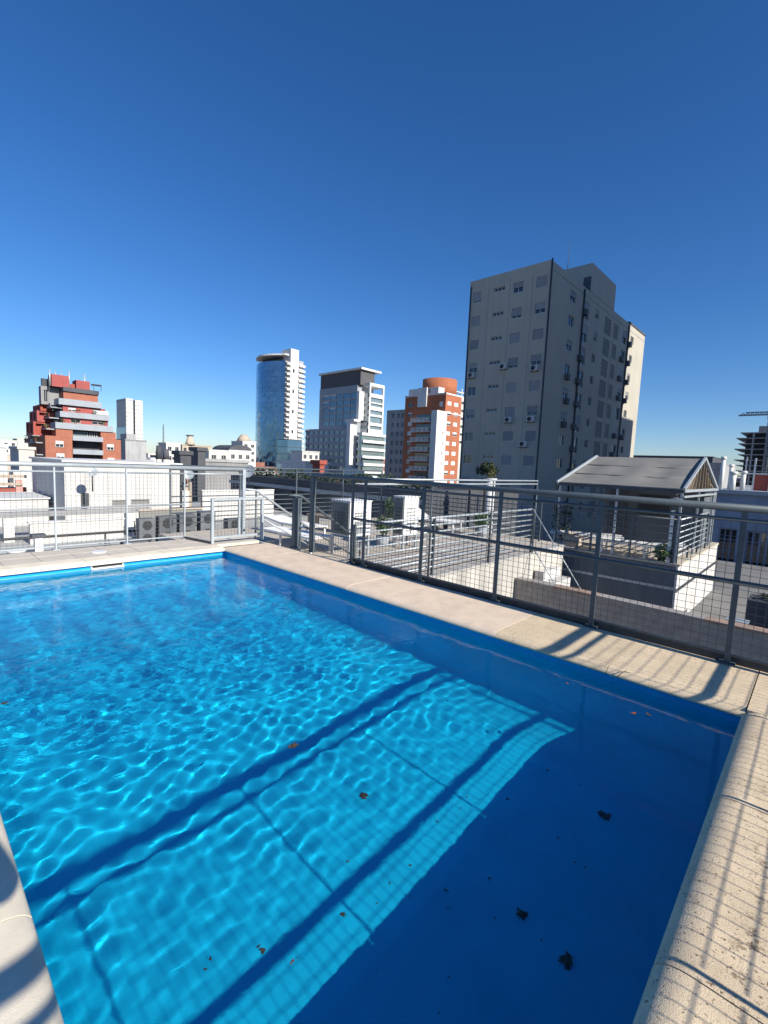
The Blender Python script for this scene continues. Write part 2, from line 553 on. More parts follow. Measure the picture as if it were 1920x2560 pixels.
# wind ripples on the open far part, calm water in the shelter of the near wall
H *= np.interp(X, [3.6, 5.0, 6.0, 6.5], [.95, .72, .34, 0.0])
me = bpy.data.meshes.new('water')
idx = np.arange(nx * ny).reshape(ny, nx)
fq = np.stack([idx[:-1, :-1], idx[:-1, 1:], idx[1:, 1:], idx[1:, :-1]], -1).reshape(-1, 4)
me.vertices.add(nx * ny); me.vertices.foreach_set('co', np.stack([X, Y, ZW + H], -1).ravel())
me.loops.add(fq.size); me.loops.foreach_set('vertex_index', fq.ravel())
me.polygons.add(len(fq)); me.polygons.foreach_set('loop_start', np.arange(0, fq.size, 4)); me.polygons.foreach_set('loop_total', np.full(len(fq), 4))
me.update(); me.validate()
me.polygons.foreach_set('use_smooth', np.ones(len(fq), bool))
me.materials.append(M['water'])
water = link('water', me); water['kind'] = 'structure'
water.cycles.is_caustics_caster = True

# ---------------------------------------------------------------- deck and coping stones
deck = bpy.data.objects.new('pool_deck', None); COL.objects.link(deck); deck['kind'] = 'structure'; BASE['pool_deck'] = Vector((0, 0, 0))
b = MB()
b.box(-1.2, 7.9, SB + .002, .92, -.30, -.0635); b.box(L + SB + .002, 7.9, -W - SB, SB, -.108, -.064); b.box(L + SB + .002, 7.9, -7, -W - SB - .002, -.30, -.064); b.box(-1.2, -SB - .002, -7, SB, -.30, -.0645); b.box(-SB, L + SB, -7, -W - SB - .002, -.30, -.065)
b.build('deck_slab', M['concrete'], deck)
b = MB()
b.box(-1.2, 7.9, .80, .92, -24, -.3); b.box(7.8, 7.9, -7, .8, -24, -.3); b.box(-1.2, -1.1, -7, .8, -24, -.3)
b.build('outer_wall', M['grey_wall'], deck)
PROF = [(-.018, -.058)] + [(.085 - .105 * math.cos(a), -.058 + .056 * math.sin(a)) for a in (math.pi / 2 * i / 8 for i in range(1, 9))]
def stone(org, along, out, length, width, m, nose=True, name='coping_stone'):
    """one coping stone: rounded nose overhanging the pool, flat top; along and out are unit directions"""
    if nose:
        pr = PROF + [(width - .004, -.001), (width, -.006), (width, -.05), (0.012, -.062)]
    else:
        pr = [(0, -.05), (0, -.006), (.004, -.001), (width - .004, -.001), (width, -.006), (width, -.05)]
    k = len(pr)
    dz = rnd.uniform(-.0015, .0015)
    vs = [(org[0] + along[0] * a + out[0] * d, org[1] + along[1] * a + out[1] * d, z + dz) for a in (0, length) for d, z in pr]
    fs = [(i, (i + 1) % k, k + (i + 1) % k, k + i) for i in range(k)]
    flip = along[0] * out[1] - along[1] * out[0] > 0
    if not flip: fs = [tuple(reversed(f)) for f in fs]
    bb = MB(); bb.add(vs, fs)
    bb.add(vs[:k], [tuple(range(k))]); bb.add(vs[k:], [tuple(reversed(range(k)))])
    ob = bb.build(name, m, deck)
    ob.data.polygons.foreach_set('use_smooth', [i < 8 for i in range(len(ob.data.polygons))] if nose else [False] * len(ob.data.polygons))
    return ob
J = .005
# far long side (y >= 0)
xj = [.0, .98, 1.98, 2.97, 3.98, 4.97, 5.92, L]
for a, c in zip(xj[:-1], xj[1:]):
    stone((a + J / 2, 0), (1, 0), (0, 1), c - a - J, .84, M['coping_far'] if a < 4.5 else M['coping'])
stone((L + J, 0.004), (1, 0), (0, 1), .93, .836, M['coping'], False)
# near end (x >= L)
yj = [-.0, -.42, -1.11, -2.14, -3.10, -4.10, -5.1, -6.1]
for a, c in zip(yj[:-1], yj[1:]):
    stone((L, a - J / 2), (0, -1), (1, 0), a - c - J, .95, M['coping'], c > -W - .7)
# far end (x <= 0)
yj = [0, -.95, -1.95, -2.95, -3.95, -4.95, -5.95]
for a, c in zip(yj[:-1], yj[1:]):
    stone((0, a - J / 2), (0, -1), (-1, 0), a - c - J, .29, M['coping_back'], a > -W)
for a in np.arange(.82, -6, -.40):
    for c in (-.29, -.69):
        stone((c - J, a), (0, -1), (-1, 0), .395, .395, M['deck_tile'], False, 'paving_tile')
# camera-side long edge (y <= -W)
xj = [L - .003, 5.27, 4.2, 3.2, 2.2, 1.2, .0]
for a, c in zip(xj[:-1], xj[1:]):
    stone((a - J / 2, -W), (-1, 0), (0, -1), a - c - J, .50, M['coping_back'])
    stone((a - J / 2, -W - .505), (-1, 0), (0, -1), a - c - J, .6, M['deck_tile'], False, 'paving_tile')

# ================================================================== POOL FENCES
def wire_mesh(parent, a, b_, z0, z1, cell=.06, t=.0036):
    a, b_ = Vector((*a, 0)), Vector((*b_, 0))
    d = b_ - a
    ln = d.length
    d.normalize()
    mbx = MB()
    n = max(1, round(ln / cell))
    for i in range(1, n):
        p = a + d * (ln * i / n)
        mbx.bar((p.x, p.y, z0), (p.x, p.y, z1), t)
    k = round((z1 - z0) / cell)
    q = Vector((d.y, -d.x, 0)) * t * .9
    for j in range(1, k):
        z = z0 + (z1 - z0) * j / k
        mbx.bar((a.x + q.x, a.y + q.y, z), (b_.x + q.x, b_.y + q.y, z), t, .0028)
    o = mbx.build('wire_mesh', M['wire'], parent)
    return o

def fence(label, posts, rails, z0, z1, zp=1.21, group=None, bays=None, pw=.04, m=None, frames=False, pd=None):
    """posts: list of (x, y); rails: (z, diameter); wire mesh in every bay"""
    m = m or M['galv']
    t = thing('pool_fence', label, 'fence', (*posts[0], 0), group)
    for i, (x, y) in enumerate(posts):
        MB().obox((x, y, (zp - .002) / 2), (pw, pd or pw * .6, zp)).build('post', m, t)
        MB().obox((x, y, .004), (.11, .09, .012)).build('base_plate', m, t)
    for z, dia in rails:
        MB().tube([(*posts[0], z), (*posts[-1], z)], dia / 2, 10).build('rail', m, t)
    for i in range(len(posts) - 1):
        if bays and i not in bays: continue
        a, c = Vector(posts[i]), Vector(posts[i + 1])
        dd = (c - a).normalized()
        a2, c2 = a + dd * .02, c - dd * .02
        wire_mesh(t, a2, c2, z0, z1)
        MB().bar((a2.x, a2.y, z0), (c2.x, c2.y, z0), .018).build('bottom_bar', m, t)
        if frames:
            fb = MB()
            for p in (a2, c2): fb.bar((p.x, p.y, z0), (p.x, p.y, z1), .022)
            fb.bar((a2.x, a2.y, z0), (c2.x, c2.y, z0), .022)
            fb.build('mesh_frame', m, t)
    return t
def fy(x): return .935 - .018 * x
# far side fence, from the gate post to beyond the right edge
px = [2.05, 2.31, 3.37, 4.45, 5.50, 6.56, 7.73]
tf = fence('grey steel mesh fence with a thick handrail along the far long side of the pool', [(x, fy(x)) for x in px], [(1.145, .03), (.655, .04)], .075, 1.13)
MB().tube([(1.09, fy(1.09), 1.237), (7.75, fy(7.75), 1.237)], .030, 14).build('handrail', M['galv'], tf)
b = MB(); b.box(-.3, 7.75, .90, .925, -.26, .045)
kp = MB(); kp.bar((2.0, fy(2) + .04, -.02), (7.75, fy(7.75) + .04, -.02), .012, .15); kp.build('kick_plate', M['steel_dark'], tf)
gp = MB(); gp.obox((1.1, fy(1.1), .605), (.075, .06, 1.21)); gp.build('post', M['galv'], tf)
# short square post left of the gate
o = MB().obox((.64, fy(.64), .42), (.085, .085, .84)).obox((.64, fy(.64), .012), (.13, .12, .024)).build('gate_post', M['galv'])
tag(o, 'short square grey steel post standing left of the gate opening', 'post')
wire_mesh(tf, (1.15, fy(1.15)), (2.0, fy(2.0)), .075, 1.13)
# near end fence, outside the picture: its rails, posts and mesh throw the shadows on coping and pool floor
py_ = [.80, -.03, -1.07, -2.09, -3.08, -4.1, -5.1, -6.1]
tn = fence('grey steel mesh fence across the near end of the pool', [(7.75, y) for y in py_], [(1.145, .03), (.655, .04)], .075, 1.13, pd=.016)
MB().tube([(7.75, .82, 1.237), (7.75, -6, 1.237)], .030, 14).build('handrail', M['galv'], tn)
# far end fence
pl = [-6.6, -5.6, -4.4, -3.2, -2.06, -1.10, -.17]
te = fence('light grey mesh fence with round handrail behind the far end deck', [(-1.12, y) for y in pl], [(1.145, .03), (.61, .028)], .05, 1.13, m=M['steel_light'], pw=.034)
MB().tube([(-1.12, -6.7, 1.245), (-1.12, .98, 1.245)], .032, 14).build('handrail', M['steel_light'], te)
MB().tube([(-1.12, -.17, 1.145), (-1.12, .98, 1.145)], .015, 8).build('rail', M['steel_light'], te)
wire_mesh(te, (-1.12, -.12), (-1.12, .92), .75, 1.13)
MB().obox((-1.12, .97, .62), (.06, .06, 1.24)).build('post', M['steel_light'], te)
mm = MB(); mm.bar((-1.10, -.17, .02), (-.39, -.03, .02), .03, .04); mm.build('ground_rail', M['steel_dark'], te)
# low glazed-looking frame panel standing beside the corner of the pool
gt = thing('low_gate', 'low light grey tube frame gate at the pool corner beside the stairs', 'gate', (-.39, .45, 0))
for nm, p, q, wd in (('post', (-.39, -.02, 0), (-.39, -.02, .77), .045), ('post', (-.39, .93, 0), (-.39, .93, .77), .05),
                     ('upright', (-.39, .47, .1), (-.39, .47, .74), .035)):
    MB().bar(p, q, wd).build(nm, M['steel_light'], gt)
for z in (.755, .10): MB().bar((-.39, 0, z), (-.39, .91, z), .042).build('rail', M['steel_light'], gt)
wire_mesh(gt, (-.39, .02), (-.39, .45), .12, .73); wire_mesh(gt, (-.39, .49), (-.39, .90), .12, .73)
# stair handrails going down to the lower terrace
ZT = -.55
for xx, nm in ((-1.11, 'stair handrail of grey tube sloping down beside the low gate'), (.35, 'dark stair handrail sloping down behind the short gate post')):
    hr = thing('stair_handrail', nm, 'handrail', (xx, 1.6, ZT))
    MB().tube([(xx, .98, .865), (xx, 1.24, .84), (xx, 2.75, -.12)], .024, 10).build('handrail', M['steel_light'] if xx < 0 else M['galv'], hr)
    MB().tube([(xx, 1.30, .32), (xx, 2.75, -.60 + .12)], .016, 8).build('lower_rail', M['steel_light'] if xx < 0 else M['galv'], hr)
    for yy, zt_ in ((1.24, .84), (2.72, -.10)):
        MB().tube([(xx, yy, ZT), (xx, yy, zt_)], .018, 8).build('post', M['galv'], hr)
st = thing('stairs', 'concrete steps leading down from the pool deck to the lower terrace', 'stairs', (-.4, 1.4, ZT))
for i in range(3):
    MB().box(-1.05, .28, .93 + .28 * i, .93 + .28 * (i + 1) - .003, ZT, ZT + .42 - .14 * i).build('step', M['concrete'], st)

# ================================================================== LOWER TERRACE
tr = bpy.data.objects.new('lower_terrace', None); COL.objects.link(tr); tr['kind'] = 'structure'; BASE['lower_terrace'] = Vector((0, 0, 0))
MB().box(-5.2, 1.90, .93, 9.0, ZT - .25, ZT - .03).build('terrace_slab', M['concrete'], tr)
for i, xx in enumerate(np.arange(-5.2, 1.8, .645)):
    for yy in np.arange(.94, 8.9, .645):
        MB().box(xx + .003, min(xx + .642, 1.94), yy + .003, yy + .642, ZT - .032, ZT + rnd.uniform(-.002, .002)).build('floor_tile', M['deck'], tr)
wl = thing('terrace_wall', 'sunlit white side wall below the lower terrace railing', 'wall', (1.9, 5, -3))
MB().box(1.80, 1.938, .93, 9.0, -6, ZT - .03).build('wall', M['worn_white'], wl)
MB().box(1.74, 1.965, .93, 9.0, ZT - .029, ZT + .02).build('edge_band', M['concrete'], wl)

def railing(label, a, c, bars, posts, zb, dia=.022, m=None, group=None):
    t = thing('bar_railing', label, 'railing', (*a, zb), group)
    m = m or M['steel_light']
    for z in bars:
        MB().tube([(*a, z), (*c, z)], dia if z == bars[0] else dia * .7, 8).build('bar', m, t)
    A, C_ = Vector(a), Vector(c)
    n = posts
    for i in range(n + 1):
        p = A + (C_ - A) * (i / n)
        MB().obox((p.x, p.y, (zb + bars[0]) / 2), (.04, .04, bars[0] - zb)).build('post', M['galv'], t)
    return t
railing('horizontal bar railing on the white wall edge of the lower terrace', (1.90, 1.1), (1.90, 7.05), [.53, .40, .27, .15, .02, -.11, -.24, -.37], 3, ZT)
ry = thing('upper_rail', 'two long light grey rails carried on thin posts above the terrace railing', 'railing', (1.93, 4, ZT))
for z in (1.222, 1.145): MB().tube([(1.955, 1.0, z), (1.955, 7.05, z)], .017, 8).build('bar', M['steel_light'], ry)
for y in (2.9, 4.98, 7.04): MB().tube([(1.955, y, ZT), (1.955, y, 1.22)], .018, 8).build('post', M['galv'], ry)
railing('dark horizontal bar railing along the back of the lower terrace', (-5.1, 1.2), (-5.1, 9.0), [1.20, 1.09, .40, .25, .11, -.03, -.16, -.30], 4, ZT, m=M['galv'])
railing('horizontal bar railing across the far end of the lower terrace', (-5.1, 9.02), (1.2, 9.02), [.60, .45, .31, .17, .03, -.11, -.25, -.39], 3, ZT, m=M['galv'])
# thin brace rods tied to the end of the terrace railing
for q, lb in (((3.3, 7.05, -1.35), 'long diagonal brace rod running down from the terrace railing end'), ((2.75, 6.6, -1.06), 'shorter diagonal brace rod under the long brace')):
    o = MB().tube([(1.93, 6.95, .55 if q[0] > 3 else -.30), q], .014, 8).build('brace_rod', M['steel_light'])
    tag(o, lb, 'brace')

def cabinet(x0, x1, y0, y1, zb, zt, legs, label):
    t = thing('equipment_cabinet', label, 'cabinet', ((x0 + x1) / 2, (y0 + y1) / 2, ZT), 'equipment cabinets on the lower terrace')
    MB().box(x0, x1, y0, y1, zb, zt).build('body', M['white_metal'], t)
    MB().box(x0 - .02, x1 + .02, y0 - .02, y1 + .02, zt, zt + .02).build('top', M['white_metal'], t)
    MB().box(x0 + .03, x1 - .03, y0 - .015, y0 - .001, zb + .03, zt - .03).build('door', M['panel'], t)
    n = 7
    for i in range(n):
        z = zb + .12 + (zt - zb - .30) * i / n
        MB().obox(((x0 + x1) / 2, y0 - .022, z), ((x1 - x0) * .62, .02, .022)).build('louvre', M['steel_dark'], t)
        MB().obox((x1 + .008, (y0 + y1) / 2, z), (.014, (y1 - y0) * .55, .018)).build('louvre', M['panel'], t)
    for x in (x0 + .03, x1 - .03):
        for y in (y0 + .03, y1 - .03):
            MB().box(x - .022, x + .022, y - .022, y + .022, ZT, zb).build('leg', M['steel_light'], t)
    return t
cabinet(-.775, -.17, 2.9, 3.52, -.10, .64, True, 'white louvred cabinet on legs nearer to the gate post')
cabinet(-.53, -.19, 4.66, 5.2, -.22, .70, True, 'tall white cabinet further along beside the terrace railing')

def lounger(label, loc, rz, back, wheels=False):
    """white slatted sun lounger, length along local x, head at -x"""
    root = thing('sun_lounger', label, 'sun lounger', loc, 'white sun loungers')
    root.rotation_euler.z = rz
    def part(mbx, nm, m=M['plastic']):
        me = data(mbx, nm, m)
        o = bpy.data.objects.new(nm, me); COL.objects.link(o); o.parent = root
        return o
    for s in (-.30, .30):
        part(MB().bar((-.25, s, .33), (1.0, s, .33), .04, .05), 'side_rail')
    for x in (-.15, .9):
        for s in (-.29, .29):
            part(MB().bar((x, s, 0 if not wheels or x > 0 else .08), (x, s, .31), .04), 'leg')
    for i in range(13):
        x = -.22 + i * .097
        part(MB().box(x, x + .075, -.28, .28, .335, .352), 'slat')
    ca, sa = math.cos(back), math.sin(back)
    for i in range(7):
        d = .06 + i * .1
        c = (-.25 - ca * d, 0, .345 + sa * d)
        part(MB().obox(c, (.078, .56, .018), 0, back), 'back_slat')
    for s in (-.30, .30):
        part(MB().bar((-.25, s, .335), (-.25 - ca * .74, s, .335 + sa * .74), .035, .045), 'back_rail')
    if wheels:
        for s in (-.33, .33):
            part(MB().tube([(-.15, s - .02, .085), (-.15, s + .02, .085)], .085, 16), 'wheel', M['dark'])
            part(MB().tube([(.35, s - .02, .085), (.35, s + .02, .085)], .085, 16), 'wheel', M['dark'])
    return root
lounger('white sun lounger laid flat beside the stairs of the lower terrace', (-1.9, 2.75, ZT), R(4), 0)
lounger('white sun lounger behind the nearest one, head end slightly raised', (-3.3, 3.75, ZT), R(2), .12)
lounger('white wheeled sun lounger with raised back at the far end of the lower terrace', (-2.1, 8.25, ZT), R(10), .55, True)

def leaf_cloud(mbx, c, rad, n, size, flat=1.0, seed=1):
    rr = random.Random(seed)
    for i in range(n):
        while True:
            p = Vector((rr.uniform(-1, 1), rr.uniform(-1, 1), rr.uniform(-1, 1)))
            if .2 < p.length < 1: break
        p = Vector((p.x * rad[0], p.y * rad[1], p.z * rad[2])) + Vector(c)
        a = Vector((rr.uniform(-1, 1), rr.uniform(-1, 1), rr.uniform(-.6, .6))).normalized() * size * rr.uniform(.6, 1.3)
        u = a.cross(Vector((rr.uniform(-1, 1), rr.uniform(-1, 1), rr.uniform(-1, 1)))).normalized() * size * .35
        mbx.add([p - a, p + u, p + a, p - u], [(0, 1, 2, 3)])
    return mbx

def potted(label, loc, h, rad, seed, pot=True, m=None):
    t = thing('potted_plant', label, 'plant', loc)
    x, y, z = loc
    zb = z
    if pot:
        MB().cone((x, y), .13, .17, z, z + .26, 16).build('pot', M['slab'], t)
        zb = z + .26
    MB().tube([(x, y, zb), (x + .02, y, zb + h * .5)], .02, 6).build('stem', M['bark'], t)
    leaf_cloud(MB(), (x, y, zb + h * .55), (rad, rad, h * .5), 260, .07, seed=seed).build('foliage', m or M['leaf_green'], t)
    return t
potted('green bush in a clay pot beside the wheeled lounger', (-3.0, 7.4, ZT), .75, .32, 3)
potted('small flowering plant in a pot between the two white cabinets', (-.75, 4.55, ZT), .5, .2, 4)
potted('low pot plant at the far right end of the lower terrace', (-.3, 8.4, ZT), .45, .28, 5)
bn = thing('bench', 'low wooden bench standing on the tiles behind the first white lounger', 'bench', (-3.6, 5.1, ZT))
for i in range(4): MB().box(-4.3, -2.9, 4.9 + i * .11, 5.0 + i * .11, ZT + .40, ZT + .43).build('seat_board', M['wood'], bn)
for x in (-4.2, -3.0): MB().box(x - .04, x + .04, 4.92, 5.3, ZT, ZT + .399).build('leg', M['wood'], bn)

# ================================================================== PERGOLA TERRACE (right)
PX, PY, PZ = 4.508, 9.685, -.70
pb = thing('terrace_block', 'low block under the pergola, front wall in shade, right wall white in the sun', 'building', (3, 12, -4))
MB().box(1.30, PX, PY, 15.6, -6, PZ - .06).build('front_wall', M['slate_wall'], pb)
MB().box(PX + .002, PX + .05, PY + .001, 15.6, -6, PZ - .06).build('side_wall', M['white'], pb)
MB().box(1.25, PX + .08, PY - .03, 15.6, PZ - .058, PZ).build('floor_slab', M['deck'], pb)
MB().box(1.3, PX + .052, PY - .016, PY - .002, -1.375, -1.31).build('stripe', M['steel_light'], pb)
MB().box(PX + .052, PX + .062, PY, 15.6, -1.42, -1.33).build('groove', M['steel_dark'], pb)
pr = thing('pergola', 'gabled grey canvas pergola roof on thin white posts with slatted gable end', 'pergola', (3, 12, PZ))
EZ, RZ_, RY, BY = 1.18, 2.00, 11.9, 14.4
x0r, x1r = 1.37, PX
# canvas with a slight sag between the rafters
b = MB()
NSEG, NV = 24, 10
for side in (0, 1):
    vs, fs = [], []
    for i in range(NSEG + 1):
        x = x0r + (x1r - x0r - .05) * i / NSEG
        xr = 1.62 + (x1r - 1.62 - .02) * i / NSEG
        for j in range(NV + 1):
            s = j / NV
            sag = -.035 * math.sin(math.pi * s) * (1 + .5 * math.sin(i * .8)) - .02 * math.sin(math.pi * i / NSEG * 2) ** 2 * math.sin(math.pi * s)
            ys_ = PY + (RY - PY) * s if side == 0 else BY + (RY - BY) * s
            vs.append((x + (xr - x) * s, ys_, EZ + (RZ_ - EZ) * s + sag))
    for i in range(NSEG):
        for j in range(NV):
            q = (i * (NV + 1) + j, (i + 1) * (NV + 1) + j, (i + 1) * (NV + 1) + j + 1, i * (NV + 1) + j + 1)
            fs.append(q if side == 0 else q[::-1])
    b.add(vs, fs, True)
b.build('canvas_roof', M['canvas'], pr)
b = MB()
for s_ in (.36, .70):
    zz = EZ + (RZ_ - EZ) * s_ + .004
    b.tube([(x0r + .05 + .25 * s_, PY + (RY - PY) * s_, zz - .03), (3.0, PY + (RY - PY) * s_, zz - .05), (x1r - .05, PY + (RY - PY) * s_, zz - .03)], .012, 6)
b.build('canvas_seam', M['canvas'], pr)
for x in (x0r - .03, x1r + .01):
    xr = 1.6 if x < 2 else x
    MB().bar((x, PY - .05, EZ - .01), (xr, RY, RZ_ + .02), .05, .07).build('rafter', M['steel_light'], pr)
    MB().bar((x, BY + .05, EZ - .01), (xr, RY, RZ_ + .02), .05, .07).build('rafter', M['steel_light'], pr)
MB().bar((x0r, PY, EZ - .06), (x1r, PY, EZ - .06), .05, .08).build('eave_beam', M['steel_dark'], pr)
MB().bar((x1r, PY, EZ - .055), (x1r, BY + .25, EZ - .055), .05, .07).build('tie_beam', M['steel_light'], pr)
MB().bar((x1r, PY, EZ - .20), (x1r, BY, EZ - .20), .04, .05).build('tie_beam', M['steel_light'], pr)
MB().bar((x0r, PY, EZ - .055), (x0r, BY, EZ - .055), .05, .07).build('tie_beam', M['steel_light'], pr)
for i in range(9):
    f = (i + .6) / 9.2
    yb = PY + .25 + (BY - PY - .4) * f
    ztop = EZ + (RZ_ - EZ) * (1 - abs((yb - RY) / (RY - PY if yb < RY else BY - RY)))
    MB().bar((x1r - .06, yb, EZ - .03), (x1r - .06, yb - .25 * (yb - RY), ztop - .02), .09, .03).build('gable_slat', M['wood'], pr)
for x, y in ((x0r + .03, PY + .05), (2.97, PY + .05), (x1r - .05, PY + .05), (x0r + .03, BY - .1), (x1r - .05, BY - .1), (x1r - .05, 11.9)):
    MB().box(x - .025, x + .025, y - .025, y + .025, PZ, EZ - .09).build('post', M['steel_light'], pr)
# wide white and dark corner post with the lamp
cp = thing('corner_post', 'paired white and dark corner post with the lamp above it', 'post', (4.38, 9.75, PZ))
MB().box(4.27, 4.35, 9.72, 9.80, PZ, .62).build('white_post', M['white_metal'], cp)
MB().box(4.36, 4.47, 9.72, 9.82, PZ, .62).build('dark_post', M['steel_dark'], cp)
# shed wall behind
ps = thing('shed', 'dark walled shed under the pergola with one wide opening', 'shed', (2.9, 13.5, PZ))
MB().box(1.5, 4.40, 13.2, 15.4, PZ, EZ - .15).build('wall', M['slate_wall'], ps)
MB().box(2.6, 3.5, 13.18, 13.199, .2, .85).build('opening', M['dark'], ps)
MB().box(1.7, 2.3, 13.18, 13.199, PZ, .95).build('door', M['slate'], ps)
# railings round the pergola terrace
railing('horizontal bar railing along the shaded front of the pergola terrace', (1.4, PY + .02), (4.42, PY + .02), [.41, .22, .04, -.14, -.32, -.50], 3, PZ, .018, M['galv'])
railing('sunlit horizontal bar railing on the right side of the pergola terrace', (PX - .02, PY + .05), (PX - .02, 13.6), [.41, .24, .09, -.06, -.21, -.36, -.51], 3, PZ, .024)
lp = thing('lantern', 'round metal lamp hanging below the right pergola eave', 'lamp', (4.42, 9.35, .9))
MB().tube([(4.42, 9.35, .98), (4.42, 9.22, 1.02), (4.42, 9.6, 1.06)], .012, 6).build('arm', M['steel_dark'], lp)
b = MB()
for i in range(7):
    pass
b.tube([(4.42, 9.35, .86), (4.42, 9.35, .88), (4.42, 9.35, .93), (4.42, 9.35, .97)], .05, 18, .05)
b.tube([(4.42, 9.35, .90), (4.42, 9.35, .935), (4.42, 9.35, .96)], .19, 20, .06)
b.build('shade', M['lamp_metal'], lp)
lounger('white slatted lounger under the left half of the pergola', (1.95, 10.6, PZ), R(200), .05)
lounger('white slatted lounger nearer to the pergola corner post', (3.55, 10.15, PZ), R(186), .1)
potted('bushy green planter at the foot of the pergola corner post', (4.20, 9.82, PZ), .42, .24, 9, False)
potted('dark bush behind the left end of the pergola railing', (1.1, 10.9, PZ), 1.2, .35, 10, False, M['leaf_dark'])
fm = MB().add([(1.5, 9.9, PZ), (2.0, 9.9, PZ), (2.0, 10.2, PZ), (1.5, 10.2, PZ), (1.55, 9.95, PZ + .42), (2.05, 9.8, PZ + .30), (1.95, 10.15, PZ + .36), (1.45, 10.2, PZ + .45)],
              [(3, 2, 1, 0), (4, 5, 6, 7), (0, 1, 5, 4), (1, 2, 6, 5), (2, 3, 7, 6), (3, 0, 4, 7)]).build('folded_tarpaulin', M['beige'])
tag(fm, 'folded pale tarpaulin at the left corner of the pergola terrace', 'tarpaulin')

# rendered parapet just beyond the far fence and the roof behind it
pp = thing('parapet', 'long rough brown grey parapet wall below the pergola terrace', 'wall', (6, 6.4, -3))
MB().box(1.942, 14, 6.27, 6.50, -8, -1.10).build('wall', M['parapet'], pp)
for i in range(13):
    MB().box(1.945 + i * .93, 1.945 + i * .93 + .925, 6.24, 6.53, -1.10, -1.058 + rnd.uniform(-.004, .004)).build('coping_brick', M['parapet_cap'] if i % 3 == 1 else M['parapet'], pp)
MB().box(1.942, 20, 6.5, 23.2, -3.2, -2.35).build('roof_below', M['roof_grey'], None, kind='structure')
o = MB().box(2.0, 2.22, 7.2, 8.2, -2.35, -1.0).box(2.221, 2.5, 7.2, 8.2, -2.35, -1.22).build('stepped_wall', M['white'])
tag(o, 'stepped white wall end between terrace wall and pergola block', 'wall')
for i, (x, y, dx, dy, z1, m, nm, lb, ct) in enumerate((
    (5.9, 10.6, 1.5, .9, -1.35, 'leaf_dark', 'hedge_box', 'dark green clipped hedge box right of the white pergola wall', 'hedge'),
    (5.75, 8.6, .35, .3, -1.55, 'galv', 'switch_box', 'small grey metal box on the roof below the parapet line', 'box'))):
    t = thing(nm, lb, ct, (x, y, -2.35))
    if ct == 'hedge':
        MB().box(x, x + dx, y, y + dy, -2.35, z1 - .1).build('planter', M['slate'], t)
        leaf_cloud(MB(), (x + dx / 2, y + dy / 2, z1 - .25), (dx * .55, dy * .6, .35), 500, .08, seed=31).build('foliage', M['leaf_dark'], t)
    else:
        MB().box(x, x + dx, y, y + dy, -2.35, z1 - .02).build('body', M[m], t)
        MB().box(x - .02, x + dx + .02, y - .02, y + dy + .02, z1 - .02, z1).build('lid', M['steel_light'], t)
for i, (x, y, lb) in enumerate(((7.3, 9.4, 'curved grey metal roof sheet on the lower roof, nearer one'), (7.6, 12.2, 'curved grey metal roof sheet further back on the lower roof'))):
    b = MB(); vs = []
    for k in range(13):
        a = math.pi * k / 12
        for yy in (y, y + 1.8): vs.append((x - .95 * math.cos(a), yy, -2.33 + .55 * math.sin(a)))
    b.add(vs, [(2 * k, 2 * k + 1, 2 * k + 3, 2 * k + 2) for k in range(12)], True)
    b.add([vs[2 * k] for k in range(13)], [tuple(range(13))])
    tag(b.build('vaulted_roof', M['steel_light']), lb, 'roof')
o = MB().tube([(5.55, 8.2, -2.35), (5.55, 8.2, -1.72), (5.55, 8.2, -1.60), (5.55, 8.2, -1.55)], .12, 14, .05).build('roof_vent', M['white_metal'])
tag(o, 'small white domed vent on the roof by the pergola wall', 'vent')

# blue grey workshop building with gridded windows
bb = thing('workshop_building', 'blue grey building with dark gridded windows right of the pergola', 'building', (7, 23.3, -10))
hs_ = [(.38, 1.08, -2.95, -.85)] + [(1.42 + 1.62 * c, 2.68 + 1.62 * c, -2.95, -.85) for c in range(7)]
block(bb, 3.2, 16, 23.28, 36, -12, .80, M['blue_wall'], holesS=hs_, depth=.25)
MB().box(3.0, 16, 23.1, 36, .801, .98).build('roof_edge', M['slab'], bb)
MB().box(3.1, 16, 23.16, 23.279, -3.16, -2.98).build('sill_band', M['brick_dark'], bb)
for h in hs_:
    wf = add_window(bb, (3.2, 23.28), Ux, NS, h, .25, 3 if h[0] < 1 else 5, 0, M['blue_wall'])
    for k in (1, 2, 3):
        q = link('glazing_bar', plate_data(h[1] - h[0] - .1, .035, .05, M['blue_wall'], 'bar'), wf)
        q.location = (.05, -.01, (h[3] - h[2]) * k / 4); q.rotation_euler.z = 0
for x, y, h, r_, lb in ((3.35, 24.0, 1.45, .09, 'tall white vent pipe at the left end of the blue grey roof'), (3.62, 24.6, 1.1, .08, 'second white vent pipe from the left on the blue grey roof'),
                    (3.85, 23.6, .75, .12, 'short fat white vent pipe at the edge of the blue grey roof'), (4.15, 24.4, .8, .10, 'white vent pipe beside the brick chimney frame')):
    o = MB().cone((x, y), r_, r_, .98, .98 + h, 12).cone((x, y), r_ * 1.5, r_ * 1.2, .98 + h, .98 + h + .12, 12).build('vent_pipe', M['offwhite'])
    tag(o, lb, 'vent pipe')
ch = thing('brick_chimney', 'square brown brick chimney with a white frame on the blue grey roof', 'chimney', (4.75, 25.5, .98))
MB().box(4.45, 5.1, 25.2, 25.9, .98, 1.75).build('stack', M['brick_dark'], ch)
for x in (4.44, 5.05): MB().box(x, x + .07, 25.12, 25.19, .98, 2.55).build('frame_post', M['offwhite'], ch)
MB().box(4.1, 5.1, 25.13, 25.18, 1.76, 1.83).build('frame_bar', M['offwhite'], ch)
MB().box(4.1, 4.16, 25.13, 25.18, 1.83, 2.6).build('frame_post', M['offwhite'], ch)
